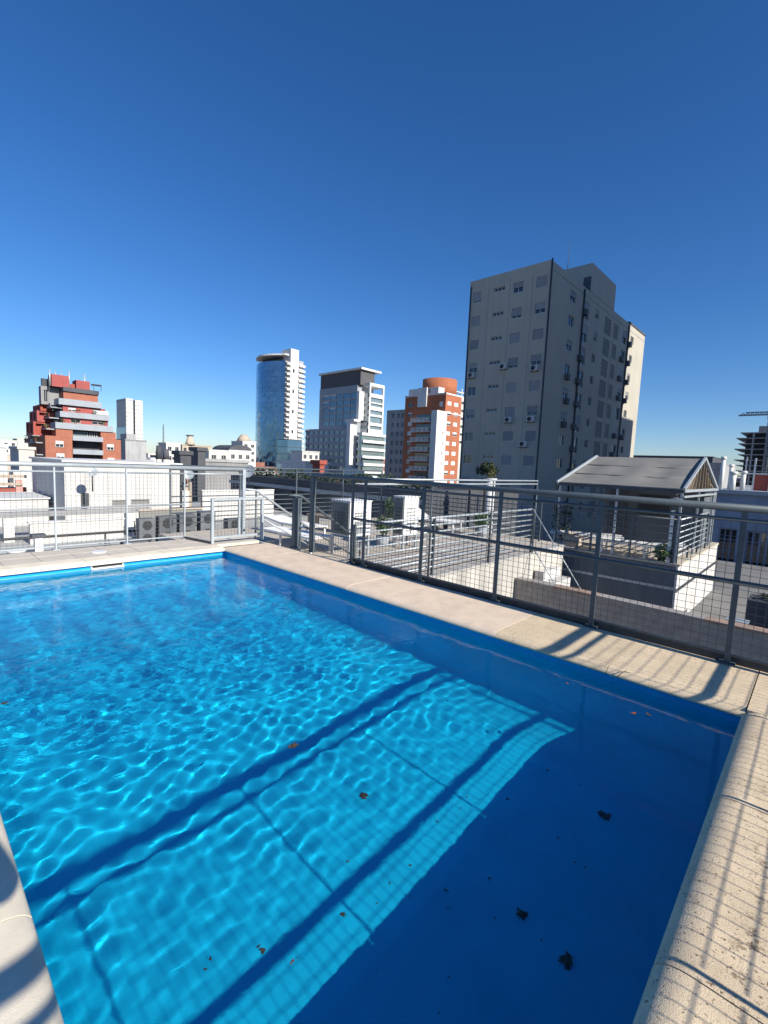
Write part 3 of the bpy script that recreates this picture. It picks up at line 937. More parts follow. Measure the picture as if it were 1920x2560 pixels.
# ================================================================== BIG APARTMENT TOWER
TX0, TX1, TY0, TY1, TZ = -27.2, -17.04, 46.9, 83.4, 24.5
tw = thing('apartment_tower', 'tall grey beige apartment tower in shade with a sunlit strip at its right edge', 'building', (-22, 60, GZ))
rows = [23.0 - 2.83 * i for i in range(10)]
hS, hE, kS, kE = [], [], [], []
for i, zt in enumerate(rows):
    for c, (a, b_) in enumerate(((.30, 1.48), (3.2, 4.65), (5.75, 7.0), (8.6, 9.85))):
        if c == 1: hS.append((a, b_, zt - .45, zt - .02)); kS.append('slot')
        else: hS.append((a, b_, zt - 1.15, zt)); kS.append('win%d' % c)
    for nm, a, b_, h in (('small', 5.6, 7.25, 1.2), ('big', 9.75, 11.7, 2.05), ('mid', 13.95, 15.2, 1.1), ('louvre', 17.6, 20.1, 2.25), ('louvre', 21.4, 23.1, 2.05), ('big', 25.3, 27.2, 1.85), ('small', 29.2, 30.7, 1.1)):
        hE.append((a, b_, zt - h, zt)); kE.append(nm)
block(tw, TX0, TX1, TY0, TY1, GZ, TZ, M['tower'], holesS=hS, holesE=hE, depth=.24)
r2 = random.Random(5)
for h, k in zip(hS, kS):
    if k == 'slot': add_window(tw, (TX0, TY0), Ux, NS, h, .24, 3, 0)
    else: add_window(tw, (TX0, TY0), Ux, NS, h, .20, 2, r2.choice((1, 1, 1, .6, .85, .5, 0, .75, 1)))
for h, k in zip(hE, kE):
    if k == 'louvre':
        p = Vector((TX1 - .10, TY0 + h[0] + .01, h[2] + .01))
        pl_ = link('louvre_panel', plate_data(h[1] - h[0] - .02, h[3] - h[2] - .02, .08, M['panel'], 'panel'), tw, p, R(90))
        for q in range(1, 4):
            s_ = link('panel_joint', plate_data(h[1] - h[0] - .06, .03, .03, M['steel_dark'], 'joint'), pl_)
            s_.location = (.02, -.045, (h[3] - h[2]) * q / 4); s_.rotation_euler.z = 0
    else:
        add_window(tw, (TX1, TY0), Uy, NE, h, .2, 2, r2.choice((0, .5, 0, .3, .7, 0)))
for y in (TY0 - .02, 56.5, 74.6):
    MB().cone((TX1 + .12, y), .10, .10, GZ, TZ + (.1 if y < 50 else -.3), 8).build('drain_pipe', M['pipe'], tw)
MB().cone((TX0 - .05, TY0 - .05), .09, .09, GZ, TZ, 8).build('drain_pipe', M['pipe'], tw)
b = MB()
for x in (TX0 + 2.5, TX0 + 5.3, TX0 + 8.1): b.box(x, x + .04, TY0 - .015, TY0 - .001, GZ, TZ - .9)
b.box(TX1 + .001, TX1 + .02, TY0, TY1, TZ - .9, TZ - .82)
for y in (67.9, 70.7): b.box(TX1 + .001, TX1 + .02, TY0 + y - 46.9 - .0, TY0 + y - 46.9 + .05, GZ, TZ - .9)
b.build('wall_joint', M['greyc'], tw)
PH = block(tw, TX1 - 4.6, TX1 + .03, 58.4, 67.6, TZ + .001, 27.95, M['tower'], 'penthouse')
MB().box(TX1 - .9, TX1 + .035, 58.3, 58.39, TZ, 26.3).build('penthouse_dark_patch', M['slate'], PH)  # dark patch low on the penthouse front
MB().box(TX1 - .35, TX1 + .1, 74.6, TY1, TZ + .001, TZ + .25).build('roof_edge', M['slate'], tw)
o = MB().tube([(-20.6, 59.3, 27.95), (-20.6, 59.3, 29.6), (-20.5, 59.3, 32.2)], .05, 6, .02).build('antenna', M['pipe'], None)
tag(o, 'thin whip antenna on the roof box of the apartment tower', 'antenna')
ACM = {}
def ac_unit(x, y, z, face, parent_label, grp):
    t = thing('ac_unit', parent_label, 'air conditioner', (x, y, z), grp)
    if face == 'S':
        t.rotation_euler.z = 0
    else:
        t.rotation_euler.z = R(90)
    if not ACM:
        ACM['casing'] = data(MB().box(-.45, .45, -.42, -.02, .08, .72), 'casing', M['ac'])
        ACM['casing_side'] = data(MB().box(-.45, .45, -.42, -.02, .08, .72), 'casing', M['ac_dark'])
        ACM['fan'] = data(MB().tube([(-.1, -.421, .40), (-.1, -.44, .40)], .25, 14), 'fan', M['dark'])
        b = MB(); b.box(-.38, -.34, -.44, 0, 0, .08); b.box(.34, .38, -.44, 0, 0, .08)
        ACM['bracket'] = data(b, 'bracket', M['pipe'])
    for k in ('casing', 'fan', 'bracket'):
        q = bpy.data.objects.new({'casing': 'casing', 'fan': 'fan_grille', 'bracket': 'bracket'}[k], ACM['casing_side' if k == 'casing' and face == 'E' else k]); COL.objects.link(q); q.parent = t
    return t
gS, gE = 'air conditioners on the shaded front of the apartment tower', 'air conditioners on the side of the apartment tower'
for u, i, lb in ((5.25, 3, 'air conditioner left of the third window column, fourth floor down'), (9.2, 3, 'air conditioner under the right window column, fourth floor down'),
                (.9, 3, 'air conditioner under the left window column, fourth floor down'), (6.4, 5, 'air conditioner in the third window column, sixth floor down'),
                (9.2, 5, 'air conditioner under the right window column, sixth floor down'), (8.5, 6, 'air conditioner left under the right window column, seventh floor down')):
    ac_unit(TX0 + u, TY0, rows[i] - (1.9 if u != 5.25 else 1.3), 'S', lb, gS)
nE = 0
for y, fl in ((10.0, 0), (9.6, 2), (9.5, 3), (9.6, 4), (9.4, 5), (9.5, 6), (9.4, 7), (6.2, 3), (6.5, 4), (6.3, 5), (25.2, 1), (25.0, 2), (25.3, 3), (25.2, 5), (25.0, 6), (24.9, 7), (28.5, 0), (28.4, 1), (28.6, 2), (28.5, 3), (28.8, 5)):
    colname = 'left small window' if y < 8 else 'dark drain pipe' if y < 12 else 'right drain pipe' if y < 27 else 'sunlit strip'
    fl_n = ('top', 'second', 'third', 'fourth', 'fifth', 'sixth', 'seventh', 'eighth')[fl]
    ac_unit(TX1, TY0 + y, rows[fl] - 1.9, 'E', 'air conditioner by the %s of the tower, %s floor down' % (colname, fl_n), gE)

# neighbouring tower to the sunward side, outside the picture: it shades the apartment tower
nt = thing('slab_tower', 'large plain tower standing sunward of the grey apartment tower', 'building', (30, 60, GZ))
block(nt, 22, 40, 38, 76.3, GZ, 51, M['tower'])
block(nt, 22, 40, 76.301, 82.3, GZ, 32.0, M['tower'], 'wing')
block(nt, 22, 40, 82.301, 85.5, GZ, 24.0, M['tower'], 'wing')

# ================================================================== ORANGE TOWER
ot = thing('orange_brick_tower', 'orange brick apartment tower with a drum top and a stack of balconies', 'building', (-76, 104, GZ))
hE, hS = [], []
for i in range(10):
    zt = 19.6 - 2.72 * i
    hE += [(.9, 2.9, zt - 1.15, zt), (4.1, 6.2, zt - 1.15, zt)]
    if i < 9: hS += [(1.2, 2.9, zt - 1.2, zt)]
hS += [(12.4, 13.7, 18.0, 19.4)]
block(ot, -84.6, -70.0, 101.07, 108.6, GZ, 21.3, M['brick'], holesS=hS, holesE=hE, depth=.3)
for h in hE: add_window(ot, (-70.0, 101.07), Uy, NE, h, .25, 2, r2.choice((1, 1, .8, .5, 1)), M['offwhite'], None, M['offwhite'])
for h in hS: add_window(ot, (-84.6, 101.07), Ux, NS, h, .25, 2, r2.choice((.3, .8, 1, 0)), M['offwhite'], None, M['offwhite'])
b = MB(); b.box(-70.3, -69.9, 101.0, 108.7, 16.2, 16.45); b.box(-84.7, -69.9, 100.95, 101.06, 21.3, 21.7); b.box(-70.1, -69.9, 100.95, 108.7, 21.3, 21.7)
b.build('cornice', M['offwhite'], ot)
block(ot, -84.0, -73.2, 101.8, 106.5, 21.31, 23.6, M['offwhite'], 'white_penthouse', holesS=[(4.2, 5.4, 22.1, 22.9), (7.6, 8.2, 22.1, 22.9)], depth=.3)
block(ot, -79.6, -76.4, 100.6, 101.05, 18.2, 23.55, M['offwhite'], 'white_pier')
b = MB(); b.cone((-77.2, 107.5), 5.0, 5.0, 21.32, 26.5, 40); b.build('drum', M['brick'], ot)
block(ot, -71.2, -69.3, 96.6, 101.06, GZ, 16.5, M['offwhite'], 'stair_core', holesE=[(2.6, 3.2, 10.2 - 2.72 * i, 10.9 - 2.72 * i) for i in range(4)], depth=.3)
block(ot, -92.5, -84.62, 101.8, 108, GZ, 18.0, M['greyc'], 'grey_wing', holesS=[(a, a + 1.2, 15.6 - 2.72 * i, 16.9 - 2.72 * i) for i in range(7) for a in (2.2, 4.4, 6.2)], depth=.3)
for i in range(8):
    z = 14.0 - 2.72 * i
    bp = MB().box(-80.6, -73.6, 98.9, 101.06, z - .2, z).build('balcony', M['offwhite'], ot)
    q = MB().box(-80.5, -73.7, 98.9, 98.98, z + .90, z + 1.0)
    for j in range(17):
        x = -80.5 + j * .42
        if j % 4: q.box(x, x + .26, 98.92, 98.96, z + .02, z + .90)
        else: q.box(x, x + .08, 98.9, 98.98, z, z + .9)
    q.build('balustrade', M['offwhite'], bp)
    MB().box(-79.9, -74.6, 101.02, 101.055, z + .02, z + 2.1).build('balcony_door', M['glass'], bp)

bo = thing('white_balcony_building', 'white building with open balcony frames behind the orange tower', 'building', (-99, 150, GZ))
block(bo, -108, -97.8, 142.7, 153, GZ, 29, M['pale'])
for i in range(7):
    MB().box(-97.7, -96.4, 142.7, 152.4, 29.8 - 3 * i, 30.1 - 3 * i).build('balcony_slab', M['offwhite'], bo)
for y in (142.8, 147, 152): MB().box(-96.8, -96.5, y, y + .35, 9, 31.5).build('pier', M['offwhite'], bo)

# ================================================================== WHITE AND GLASS OFFICE BLOCK
ob_ = thing('office_building', 'grey glass office block with a white stepped wing and dark top storey', 'building', (-172, 160, GZ))
OY = 152.18
hs_ = [(3 + c * 5.2, 3 + c * 5.2 + 4.6, 20.2 + 3.25 * r_, 22.6 + 3.25 * r_) for r_ in range(5) for c in range(5)]
block(ob_, -188.8, -160.1, OY, 163, GZ, 39.0, M['office_band'], holesS=hs_, depth=.3)
for h in hs_: add_window(ob_, (-188.8, OY), Ux, NS, h, .28, 3, r2.choice((0, 0, 0, .3)), M['office_band'], M['glass_office'], M['offwhite'])
block(ob_, -188.5, -158.4, OY + .2, 161.8, 39.01, 46.0, M['office_dark'], 'plant_storey')
MB().box(-189.2, -156.9, OY - .8, 165.0, 46.01, 46.9).build('roof_slab', M['offwhite'], ob_)
hs_ = [(1.2 + c * 4.1, 1.2 + c * 4.1 + 2.9, 15.3 - 3.5 * r_, 17.2 - 3.5 * r_) for r_ in range(7) for c in range(7)]
block(ob_, -193.2, -162.1, OY - 4, OY - .01, GZ, 18.2, M['office_band'], 'podium', holesS=hs_, depth=.4)
for h in hs_: add_window(ob_, (-193.2, OY - 4), Ux, NS, h, .38, 2, 0, M['offwhite'], M['glass_office'])
for i in range(6):
    MB().cone((-193.2, OY), 4.3, 4.3, 18.0 - 3.5 * i - 1.0, 18.0 - 3.5 * i, 24).build('rounded_end', M['office_band'], ob_)
    MB().cone((-193.2, OY), 4.0, 4.0, 18.0 - 3.5 * i - 3.5, 18.0 - 3.5 * i - 1.0, 24).build('rounded_glazing', M['glass_office'], ob_)
MB().box(-161.9, -159.4, OY - 4.4, OY - .05, GZ, 21.3).build('white_pylon', M['offwhite'], ob_)
MB().box(-163.6, -157.0, OY - 4.4, OY - .05, 21.31, 22.3).build('canopy', M['offwhite'], ob_)
MB().box(-160.0, -158.3, OY - .3, OY + 3, 22.31, 36.0).build('white_pier', M['offwhite'], ob_)
# framed wing
FX0, FX1, FY0, FY1 = -161.0, -154.7, 155.2, 165.3
MB().box(FX0 + .5, FX1 - .8, FY0 + .3, FY1 - .5, GZ, 34.6).build('glazed_core', M['glass_green'], ob_)
for z0, z1, nm in ((38.6, 40.1, 'frame_beam'), (33.4, 35.2, 'frame_beam'), (30.6, 31.2, 'floor_band'), (27.4, 29.2, 'frame_beam'), (24.4, 25.4, 'floor_band'), (20.0, 21.4, 'frame_beam'), (16.4, 18.3, 'floor_band')):
    MB().box(FX0, FX1, FY0, FY1, z0, z1).build(nm, M['offwhite'], ob_)
for y in (FY0, FY1 - .9): MB().box(FX1 - .9, FX1 + .01, y, y + .9, 14, 38.6).build('frame_post', M['offwhite'], ob_)
for i, z in enumerate((16.0, 12.6, 8.9, 5.2, 1.6, -2.0, -5.6)):
    MB().box(-157.1, -153.6 + (.8 if i % 2 else 0), 150.2, 168.6 - (1.2 if i % 3 == 2 else 0), z - 1.1, z + .2).build('floor_band', M['offwhite'], ob_)
    MB().box(-156.8, -154.4, 150.8, 166.5, z - 3.5, z - 1.11).build('glazing', M['glass_green'], ob_)

# ================================================================== GLASS TOWER
gtw = thing('glass_tower', 'tall slim tower with a curved blue glass front and white balcony side', 'building', (-257, 172, GZ))
gx0, gx1, gy, gy1, gz = -273.7, -240.5, 165.9, 178, 62.4
def arc(s, bulge): return gx0 + (gx1 - gx0) * s, gy - bulge * math.sin(math.pi * min(1, s * 1.02))
NS_ = 14
for i in range(28):
    z0 = gz - 3.1 * (i + 1); z1 = z0 + 3.1
    b = MB()
    for j in range(NS_):
        a, c = arc(j / NS_, 5.5), arc((j + 1) / NS_, 5.5)
        e = [r2.uniform(-.05, .05) for _ in range(4)]
        b.add([(a[0], a[1] + e[0], z0 + .12), (c[0], c[1] + e[1], z0 + .12), (c[0], c[1] + e[2], z1), (a[0], a[1] + e[3], z1)], [(0, 1, 2, 3)])
        b.add([(a[0], a[1] - .08, z0), (c[0], c[1] - .08, z0), (c[0], c[1] - .08, z0 + .12), (a[0], a[1] - .08, z0 + .12)], [(0, 1, 2, 3)])
    b.build('glass_band', M['glass_blue'], gtw)
MB().box(gx0 + .3, gx1 - .3, gy + .4, gy1, GZ, gz + .1).build('core', M['greyc'], gtw)
b = MB()
vs = [(*arc(j / 12, 6.5), gz + 3.4) for j in range(13)] + [(gx1, gy + 9, gz + 3.4), (gx0 + 3, gy + 9, gz + 3.4)]
b.add(vs, [tuple(range(15))]); b.add([(x, y, z + .9) for x, y, z in vs], [tuple(range(15))])
b.add(vs + [(x, y, z + .9) for x, y, z in vs], [(k, (k + 1) % 15, 15 + (k + 1) % 15, 15 + k) for k in range(15)])
b.build('crown_canopy', M['offwhite'], gtw)
MB().box(gx0 + 6, gx1 - 6, gy + 1, gy + 8, gz + .1, gz + 3.3).build('crown_storey', M['glass_office'], gtw)
for i in range(24):
    z = gz - 1 - 3.1 * i
    MB().box(gx1 - .29, gx1 + 1.8, gy + .41, gy + 2.6, z - 1.3, z).build('balcony_slab', M['offwhite'], gtw)
    MB().box(gx1 - .29, gx1 + 2.4, gy + 9.0, gy1 + 1.5, z - 1.4, z).build('balcony_slab', M['offwhite'], gtw)
    if i % 4 == 1: MB().box(gx1 + 2.01, gx1 + 2.05, gy + 4.3, gy + 5.6, z - 2.6, z - .4).build('window', M['glass'], gtw)
MB().box(gx1 - 8, gx1 + 2.0, gy + 2.61, gy + 8.6, GZ, gz + 7.5).build('white_core', M['offwhite'], gtw)
MB().box(gx1 - 9, gx1 + 1.0, gy + 8.61, gy1 + .8, GZ, gz + 1.5).build('shaded_wall', M['greyc'], gtw)
db = thing('dark_glass_block', 'dark blue glass block at the foot of the slim glass tower', 'building', (-172, 124, GZ))
block(db, -176, -168.2, 118.5, 126.3, GZ, 10.7, M['glass_blue'])
for i in range(6): MB().box(-176.1, -168.1, 118.4, 126.4, 7.4 - 3.2 * i, 7.6 - 3.2 * i).build('floor_band', M['slate'], db)
MB().box(-176.2, -168.0, 118.3, 126.5, 10.71, 11.0).build('parapet', M['slate'], db)

# ================================================================== RED STEPPED BUILDING
rd = thing('red_stepped_building', 'red and grey stepped apartment building with masts on its roof', 'building', (-108, 24, GZ))
RX = -101.1
def tier(x1, y0, y1, z0, z1, m, xl, wins=(), nm='wall'):
    hE = [(a, b_, z0 + (z1 - z0) * .15, z0 + (z1 - z0) * .8) for a, b_ in wins]
    o = block(rd, xl, x1, y0, y1, z0, z1, m, nm, holesE=hE, depth=.35)
    for h in hE: add_window(rd, (x1, y0), Uy, NE, h, .3, 2, r2.choice((.3, .6, 0, .4)), M['offwhite'], None, M['offwhite'])
    return o
tier(RX, 16.8, 21.2, GZ, 4.2, M['brick_orange'], -117)
tier(RX, 26.5, 29.9, GZ, 4.2, M['brick_orange'], -117)
tier(RX - 2.2, 21.201, 26.499, GZ, 5.6, M['slate'], -117)
for z, dz in ((1.05, .5), (3.7, .55), (-1.6, .5)):
    s_ = MB().box(RX - 2.15, RX + .4, 21.21, 26.49, z - .15, z + .1).build('balcony', M['slab'], rd)
    MB().box(RX + .3, RX + .4, 21.21, 26.49, z + .101, z + .8).build('balustrade', M['slab'], s_)
for y, z in ((18.4, 2.1), (18.5, -.3), (27.2, 2.0), (27.3, -.8)):
    add_window(rd, (RX + .30, 0), Uy, NE, (y, y + 1.3, z, z + 1.2), .25, 2, .5, M['offwhite'], None, M['offwhite'])
tier(RX - .8, 18.7, 21.5, 4.201, 5.7, M['brick_orange'], -115)
tier(RX - .8, 26.4, 29.2, 4.201, 5.7, M['brick_orange'], -115)
tier(RX - .5, 18.6, 28.7, 5.701, 6.9, M['slab'], -114, nm='slab_band')
tier(RX - 1.6, 20.1, 28.0, 6.901, 8.0, M['red'], -113, ((1.3, 3.0), (5.0, 7.2)))
tier(RX - 1.0, 19.5, 28.2, 8.001, 9.1, M['slab'], -112, nm='slab_band')
tier(RX - 1.9, 20.2, 27.6, 9.101, 10.4, M['red'], -111, ((.9, 2.2), (5.2, 6.6)))
tier(RX - 1.3, 19.4, 26.8, 10.401, 11.6, M['slab'], -110, nm='slab_band')
tier(RX - 2.2, 20.4, 26.4, 11.601, 13.1, M['brick_orange'], -109)
tier(RX - 1.8, 20.3, 26.5, 13.101, 13.9, M['slate'], -108, nm='slab_band')
tier(RX - 3.0, 18.7, 21.6, 13.901, 16.2, M['red'], -107)
tier(RX - 3.0, 22.8, 25.2, 13.901, 15.7, M['red'], -107)
tier(RX - 4.0, 21.0, 23.5, 13.901, 14.9, M['brick_dark'], -107)
tier(RX - 5.0, 17.3, 20.35, 10.401, 13.9, M['greyc'], -108, ((.5, 1.1),), nm='side_wall')
tier(RX - 5.2, 17.5, 18.69, 13.905, 15.4, M['slate'], -107, nm='side_wall')
MB().box(RX - 2.19, RX - 2.1, 21.3, 24.2, 4.35, 5.45).build('loggia_glazing', M['glass_green'], rd)
for k in range(5): MB().box(RX - 2.19, RX - 2.08, 24.3 + k * .42, 24.4 + k * .42, 4.3, 5.5).build('loggia_bar', M['offwhite'], rd)
for y, z in ((21.9, 6.95), (25.3, 9.15), (22.4, 9.15), (19.9, 6.95), (27.0, 6.95)):
    leaf_cloud(MB(), (RX - .75, y, z + .35), (.25, .5, .35), 60, .14, seed=int(y * 10)).build('balcony_plant', M['leaf_green'], rd)
MB().box(RX - .98, RX - .9, 25.2, 27.9, 9.12, 9.9).build('awning', M['offwhite'], rd)
for x1, y0, y1, z0, z1, m in ((-106, 15.9, 18.65, 4.21, 6.9, 'brick_dark'), (-106.5, 16.6, 19.4, 6.905, 9.1, 'red'), (-107, 17.3, 19.3, 9.105, 10.39, 'brick_dark')):
    b_h = [(.4, y1 - y0 - .5, z0 + .5, z1 - .35)]
    block(rd, x1 - 7, x1, y0, y1, z0, z1, M[m], 'side_wing', holesE=b_h, holesS=[(1, 2.6, z0 + .5, z1 - .4), (4, 5.6, z0 + .5, z1 - .4)], depth=.9)
    MB().box(x1 - 7.2, x1 + .5, y0 - .3, y1, z0 - .14, z0 - .005).build('terrace', M['slab'], rd)
# shaded terraces stepping down the left side
for i, (xa, xb, ya, z) in enumerate(((-102.5, -110.5, 18.0, 5.6), (-103, -110, 18.6, 7.8), (-103.5, -109.5, 19.0, 9.9), (-103, -114, 16.4, 2.9), (-103, -114, 16.4, .6), (-103, -114, 16.4, -1.7))):
    s_ = MB().box(xb, xa, ya - .7, ya + 1.4, z - .2, z).build('terrace', M['slab'], rd)
    for k in range(4):
        xx = xb + (xa - xb) * k / 4
        MB().box(xx + .1, xx + (xa - xb) / 4 - .3, ya - .7, ya - .62, z + .001, z + .55 + .2 * (k % 2)).build('balustrade', M[('brick_dark', 'slab', 'red', 'brick_orange')[(k + i) % 4]], s_)
        if (k + i) % 3 == 0:
            pl_ = leaf_cloud(MB(), (xx + 1.0, ya - .5, z + .5), (.7, .35, .5), 60, .18, seed=300 + i * 7 + k).build('terrace_plant', M['leaf_green'], s_)
        if (k + i) % 2: MB().box(xx + .5, xx + 1.6, ya + .71, ya + 1.38, z + .3, z + 1.7).build('side_window', M['glass'], rd)
for y in (18.5, 19.4, 20.4, 21.7, 24.4): MB().cone((RX - 3.4, y), .16, .12, 13.9, 17.0 + rnd.uniform(-.3, .4), 8).build('mast', M['steel_light'], rd)
MB().box(RX - 3, RX - 1.6, 25.4, 27.0, 15.0, 15.2).build('roof_canopy', M['slate'], rd)
for y in (25.5, 26.8): MB().box(RX - 1.7, RX - 1.6, y, y + .1, 13.9, 15.0).build('canopy_post', M['slate'], rd)

# ================================================================== TWIN WHITE TOWER (far left), CONSTRUCTION TOWER (far right)
tt = thing('twin_white_tower', 'far pale twin tower with a narrow slot between its halves', 'building', (-400, 128, GZ))
block(tt, -415, -393, 124.6, 129.8, GZ, 44.2, M['pale'])
block(tt, -415, -393.5, 131.4, 137, GZ, 43.6, M['pale'])
MB().box(-414, -396, 129.81, 131.39, GZ, 40).build('slot_glazing', M['glass_office'], tt)
MB().box(-415.2, -393.6, 124.3, 124.59, GZ, 22).build('dark_base', M['glass_blue'], tt)
for i in range(14): MB().box(-393.0, -392.6, 124.7, 129.7, 40 - 3.2 * i, 40.5 - 3.2 * i).build('floor_band', M['offwhite'], tt)
ct = thing('unfinished_tower', 'dark concrete tower under construction behind the blue grey building', 'building', (-20, 330, GZ))
block(ct, -27, 30, 326, 360, GZ, 27, M['slate'])
for i in range(15):
    z = 27.5 - 3.0 * i
    ex = (0, 1.6, .4, 2.0)[i % 4]
    MB().box(-29.5 - ex, 34, 322.5, 362, z, z + .45).build('floor_slab', M['greyc'], ct)
    for x in (-24, -18, -9, -5, 0, 10): MB().box(x, x + .8, 322.8, 323.5, z - 2.54, z - .001).build('column', M['greyc'], ct)
    if i > 2: MB().box(-8.5, -5.5, 322.2, 322.49, z - 2.0, z - .8).build('hoist_stop', M['offwhite'], ct)
MB().box(-22, 20, 326, 356, 27.96, 31.5).build('core_wall', M['greyc'], ct)
cr = thing('tower_crane', 'thin tower crane rising beside the unfinished tower', 'crane', (-17, 320, GZ))
b = MB()
for dx in (-.8, .8):
    for dy in (-.8, .8): b.bar((-17 + dx, 320 + dy, GZ), (-17 + dx, 320 + dy, 39), .5)
for i in range(31):
    z = GZ + i * 2.05
    s_ = 1 if i % 2 else -1
    b.bar((-17 - .8 * s_, 319.2, z), (-17 + .8 * s_, 319.2, z + 2.05), .35); b.bar((-16.2, 320 - .8 * s_, z), (-16.2, 320 + .8 * s_, z + 2.05), .35)
b.build('mast', M['crane'], cr)
b = MB(); b.bar((-31, 320, 37), (16, 320, 37), .8); b.bar((-28, 320, 38.4), (12, 320, 38.2), .6)
for i in range(22): b.bar((-30 + 2 * i, 320, 37), (-29 + 2 * i, 320, 38.3), .3); b.bar((-29 + 2 * i, 320, 38.3), (-28 + 2 * i, 320, 37), .3)
b.build('jib', M['crane'], cr)
MB().box(-18.4, -15.6, 318.8, 321, 34.5, 36.6).build('cab', M['offwhite'], cr)
MB().bar((-17, 320, 39), (-17, 320, 44), .5).build('apex', M['crane'], cr)

MB().box(-415.1, -392.9, 124.4, 129.9, 42.6, 43.2).build('parapet_band', M['slab'], tt)
MB().box(-415.1, -393.4, 131.3, 137.1, 42.0, 42.6).build('parapet_band', M['slab'], tt)
for i in range(13): MB().box(-393.5, -393.2, 131.6, 136.8, 39.4 - 3.2 * i, 39.8 - 3.2 * i).build('floor_band', M['slab'], tt)
# ================================================================== LEFT NEIGHBOUR ROOFS
ZR = -1.9
MB().box(-27, -1.4, -14, 14, ZR - 6, ZR).build('neighbour_roof', M['roof_white'], kind='structure')
wh = thing('white_house', 'large plain white rooftop house behind the far end fence', 'building', (-19, 4, ZR))
hs_ = [(1.80, 2.46, -.97, -.68), (2.58, 3.46, -.95, -.66)]
block(wh, -23, -16.48, 1.39, 6.28, ZR, .98, M['white'], holesE=hs_, depth=.12)
for h in hs_: add_window(wh, (-16.48, 1.39), Uy, NE, h, .12, 1, 0, M['greyc'], M['panel'])
MB().box(-23.1, -16.38, 1.29, 6.38, .981, 1.07).build('roof_slab', M['offwhite'], wh)
MB().box(-16.479, -16.44, 1.39, 5.2, -.42, -.36).build('moulding', M['offwhite'], wh)
MB().box(-16.45, -16.2, 2.0, 2.22, -.9, -.35).build('meter_box', M['steel_dark'], wh)
o = thing('low_white_house', 'low white roof block left of the large white rooftop house', 'building', (-20, -3, ZR))
block(o, -22, -18.5, -9, 1.2, ZR, -.75, M['white'])
MB().box(-22.1, -18.4, -9.1, 1.25, -.749, -.68).build('roof_slab', M['offwhite'], o)
o = thing('roof_beam', 'long grey concrete beam running across the neighbour roof', 'beam', (-14, -2, ZR))
MB().box(-14.3, -14.0, -12, 4.0, -1.02, -.83).build('beam', M['greyc'], o)
for y in (-9, -5, -1, 3): MB().box(-14.28, -14.02, y, y + .3, ZR, -1.021).build('pier', M['offwhite'], o)
o = thing('roof_parapet', 'low pale parapet wall in front of the roof beam', 'wall', (-13, 0, ZR))
MB().box(-13.3, -13.1, -.4, 2.6, ZR, -1.15).build('wall', M['pale'], o)
MB().box(-13.35, -13.05, -.45, 2.65, -1.149, -1.10).build('cap', M['offwhite'], o)
o = thing('plant_screen', 'grey brown screen wall behind the dark outdoor units', 'wall', (-12.2, 4, ZR))
MB().box(-12.3, -12.2, 2.9, 5.4, ZR, -.75).build('wall', M['panel'], o)
MB().box(-12.35, -12.15, 2.85, 5.45, -.749, -.70).build('cap', M['beige'], o)
for i in range(5):
    o = MB().tube([(-11.3 + .1 * i, 2.4 + .62 * i, ZR + .9), (-11.5, 2.5 + .62 * i, ZR + .35), (-12.19, 2.95 + .5 * i, ZR + .3 + .1 * i)], .02, 6).build('refrigerant_pipe', M['pipe'])
    tag(o, 'bent black refrigerant pipe behind the outdoor units', 'pipe', 'pipes behind the outdoor units')
for z, x, r_, m, lb in ((-1.42, -11.6, .045, 'pipe', 'thick black pipe crossing the neighbour roof'), (-1.62, -11.2, .022, 'steel_light', 'upper thin grey conduit below the black pipe'), (-1.74, -11.0, .022, 'steel_light', 'lower thin grey conduit below the black pipe')):
    o = MB().tube([(x, -12, z), (x, -4, z + .01), (x, 3.4, z)], r_, 8).build('roof_pipe', M[m]); tag(o, lb, 'pipe')
    for y in (-6, -2, 1.5): MB().box(x - .03, x + .03, y, y + .06, ZR - z, -r_).build('bracket', M['pipe'], o, loc=(0, 0, z))
o = thing('roof_planter', 'dark grey round planter tub near the left edge', 'planter', (-9.6, -1.3, ZR))
MB().cone((-9.6, -1.3), .17, .21, ZR, ZR + .42, 18).build('tub', M['slab'], o)
MB().cone((-9.6, -1.3), .225, .225, ZR + .421, ZR + .46, 18).build('rim', M['offwhite'], o)
o = thing('capped_post', 'short white pillar with a dark flat cap on the neighbour roof', 'pillar', (-9.8, -.75, ZR))
MB().box(-9.9, -9.7, -.85, -.65, ZR, -1.12).build('shaft', M['offwhite'], o)
MB().box(-9.97, -9.63, -.92, -.58, -1.119, -1.04).build('cap', M['slate'], o)
o = thing('square_duct', 'large pale square duct with open dark end at the left edge', 'duct', (-13.2, -2.6, ZR))
MB().box(-13.6, -12.8, -3.2, -1.55, ZR, -1.05).build('body', M['beige'], o)
MB().box(-12.82, -12.79, -1.75, -1.56, ZR + .1, -1.08).build('end', M['slate'], o)
def condenser(x, y, h, lb, w_=.75):
    t = thing('condenser', lb, 'air conditioner', (x, y, ZR), 'outdoor units on the neighbour roof')
    MB().box(x - .35, x, y, y + w_, ZR + .06, ZR + h).build('casing', M['unit_grey'], t)
    for k in range(2 if h > .8 else 1):
        MB().tube([(x + .001, y + w_ / 2, ZR + .06 + h * (.27 + .45 * k)), (x + .02, y + w_ / 2, ZR + .06 + h * (.27 + .45 * k))], min(w_, h) * .30, 16).build('fan_grille', M['dark'], t)
    for j in range(4): MB().box(x - .33, x - .02, y - .02, y - .001, ZR + .2 + j * h * .18, ZR + .24 + j * h * .18).build('vent_slat', M['pipe'], t)
    for yy in (y + .05, y + w_ - .1): MB().box(x - .34, x - .01, yy, yy + .05, ZR, ZR + .059).build('foot', M['pipe'], t)
condenser(-9.4, 1.45, .44, 'small dark outdoor unit leftmost of the group')
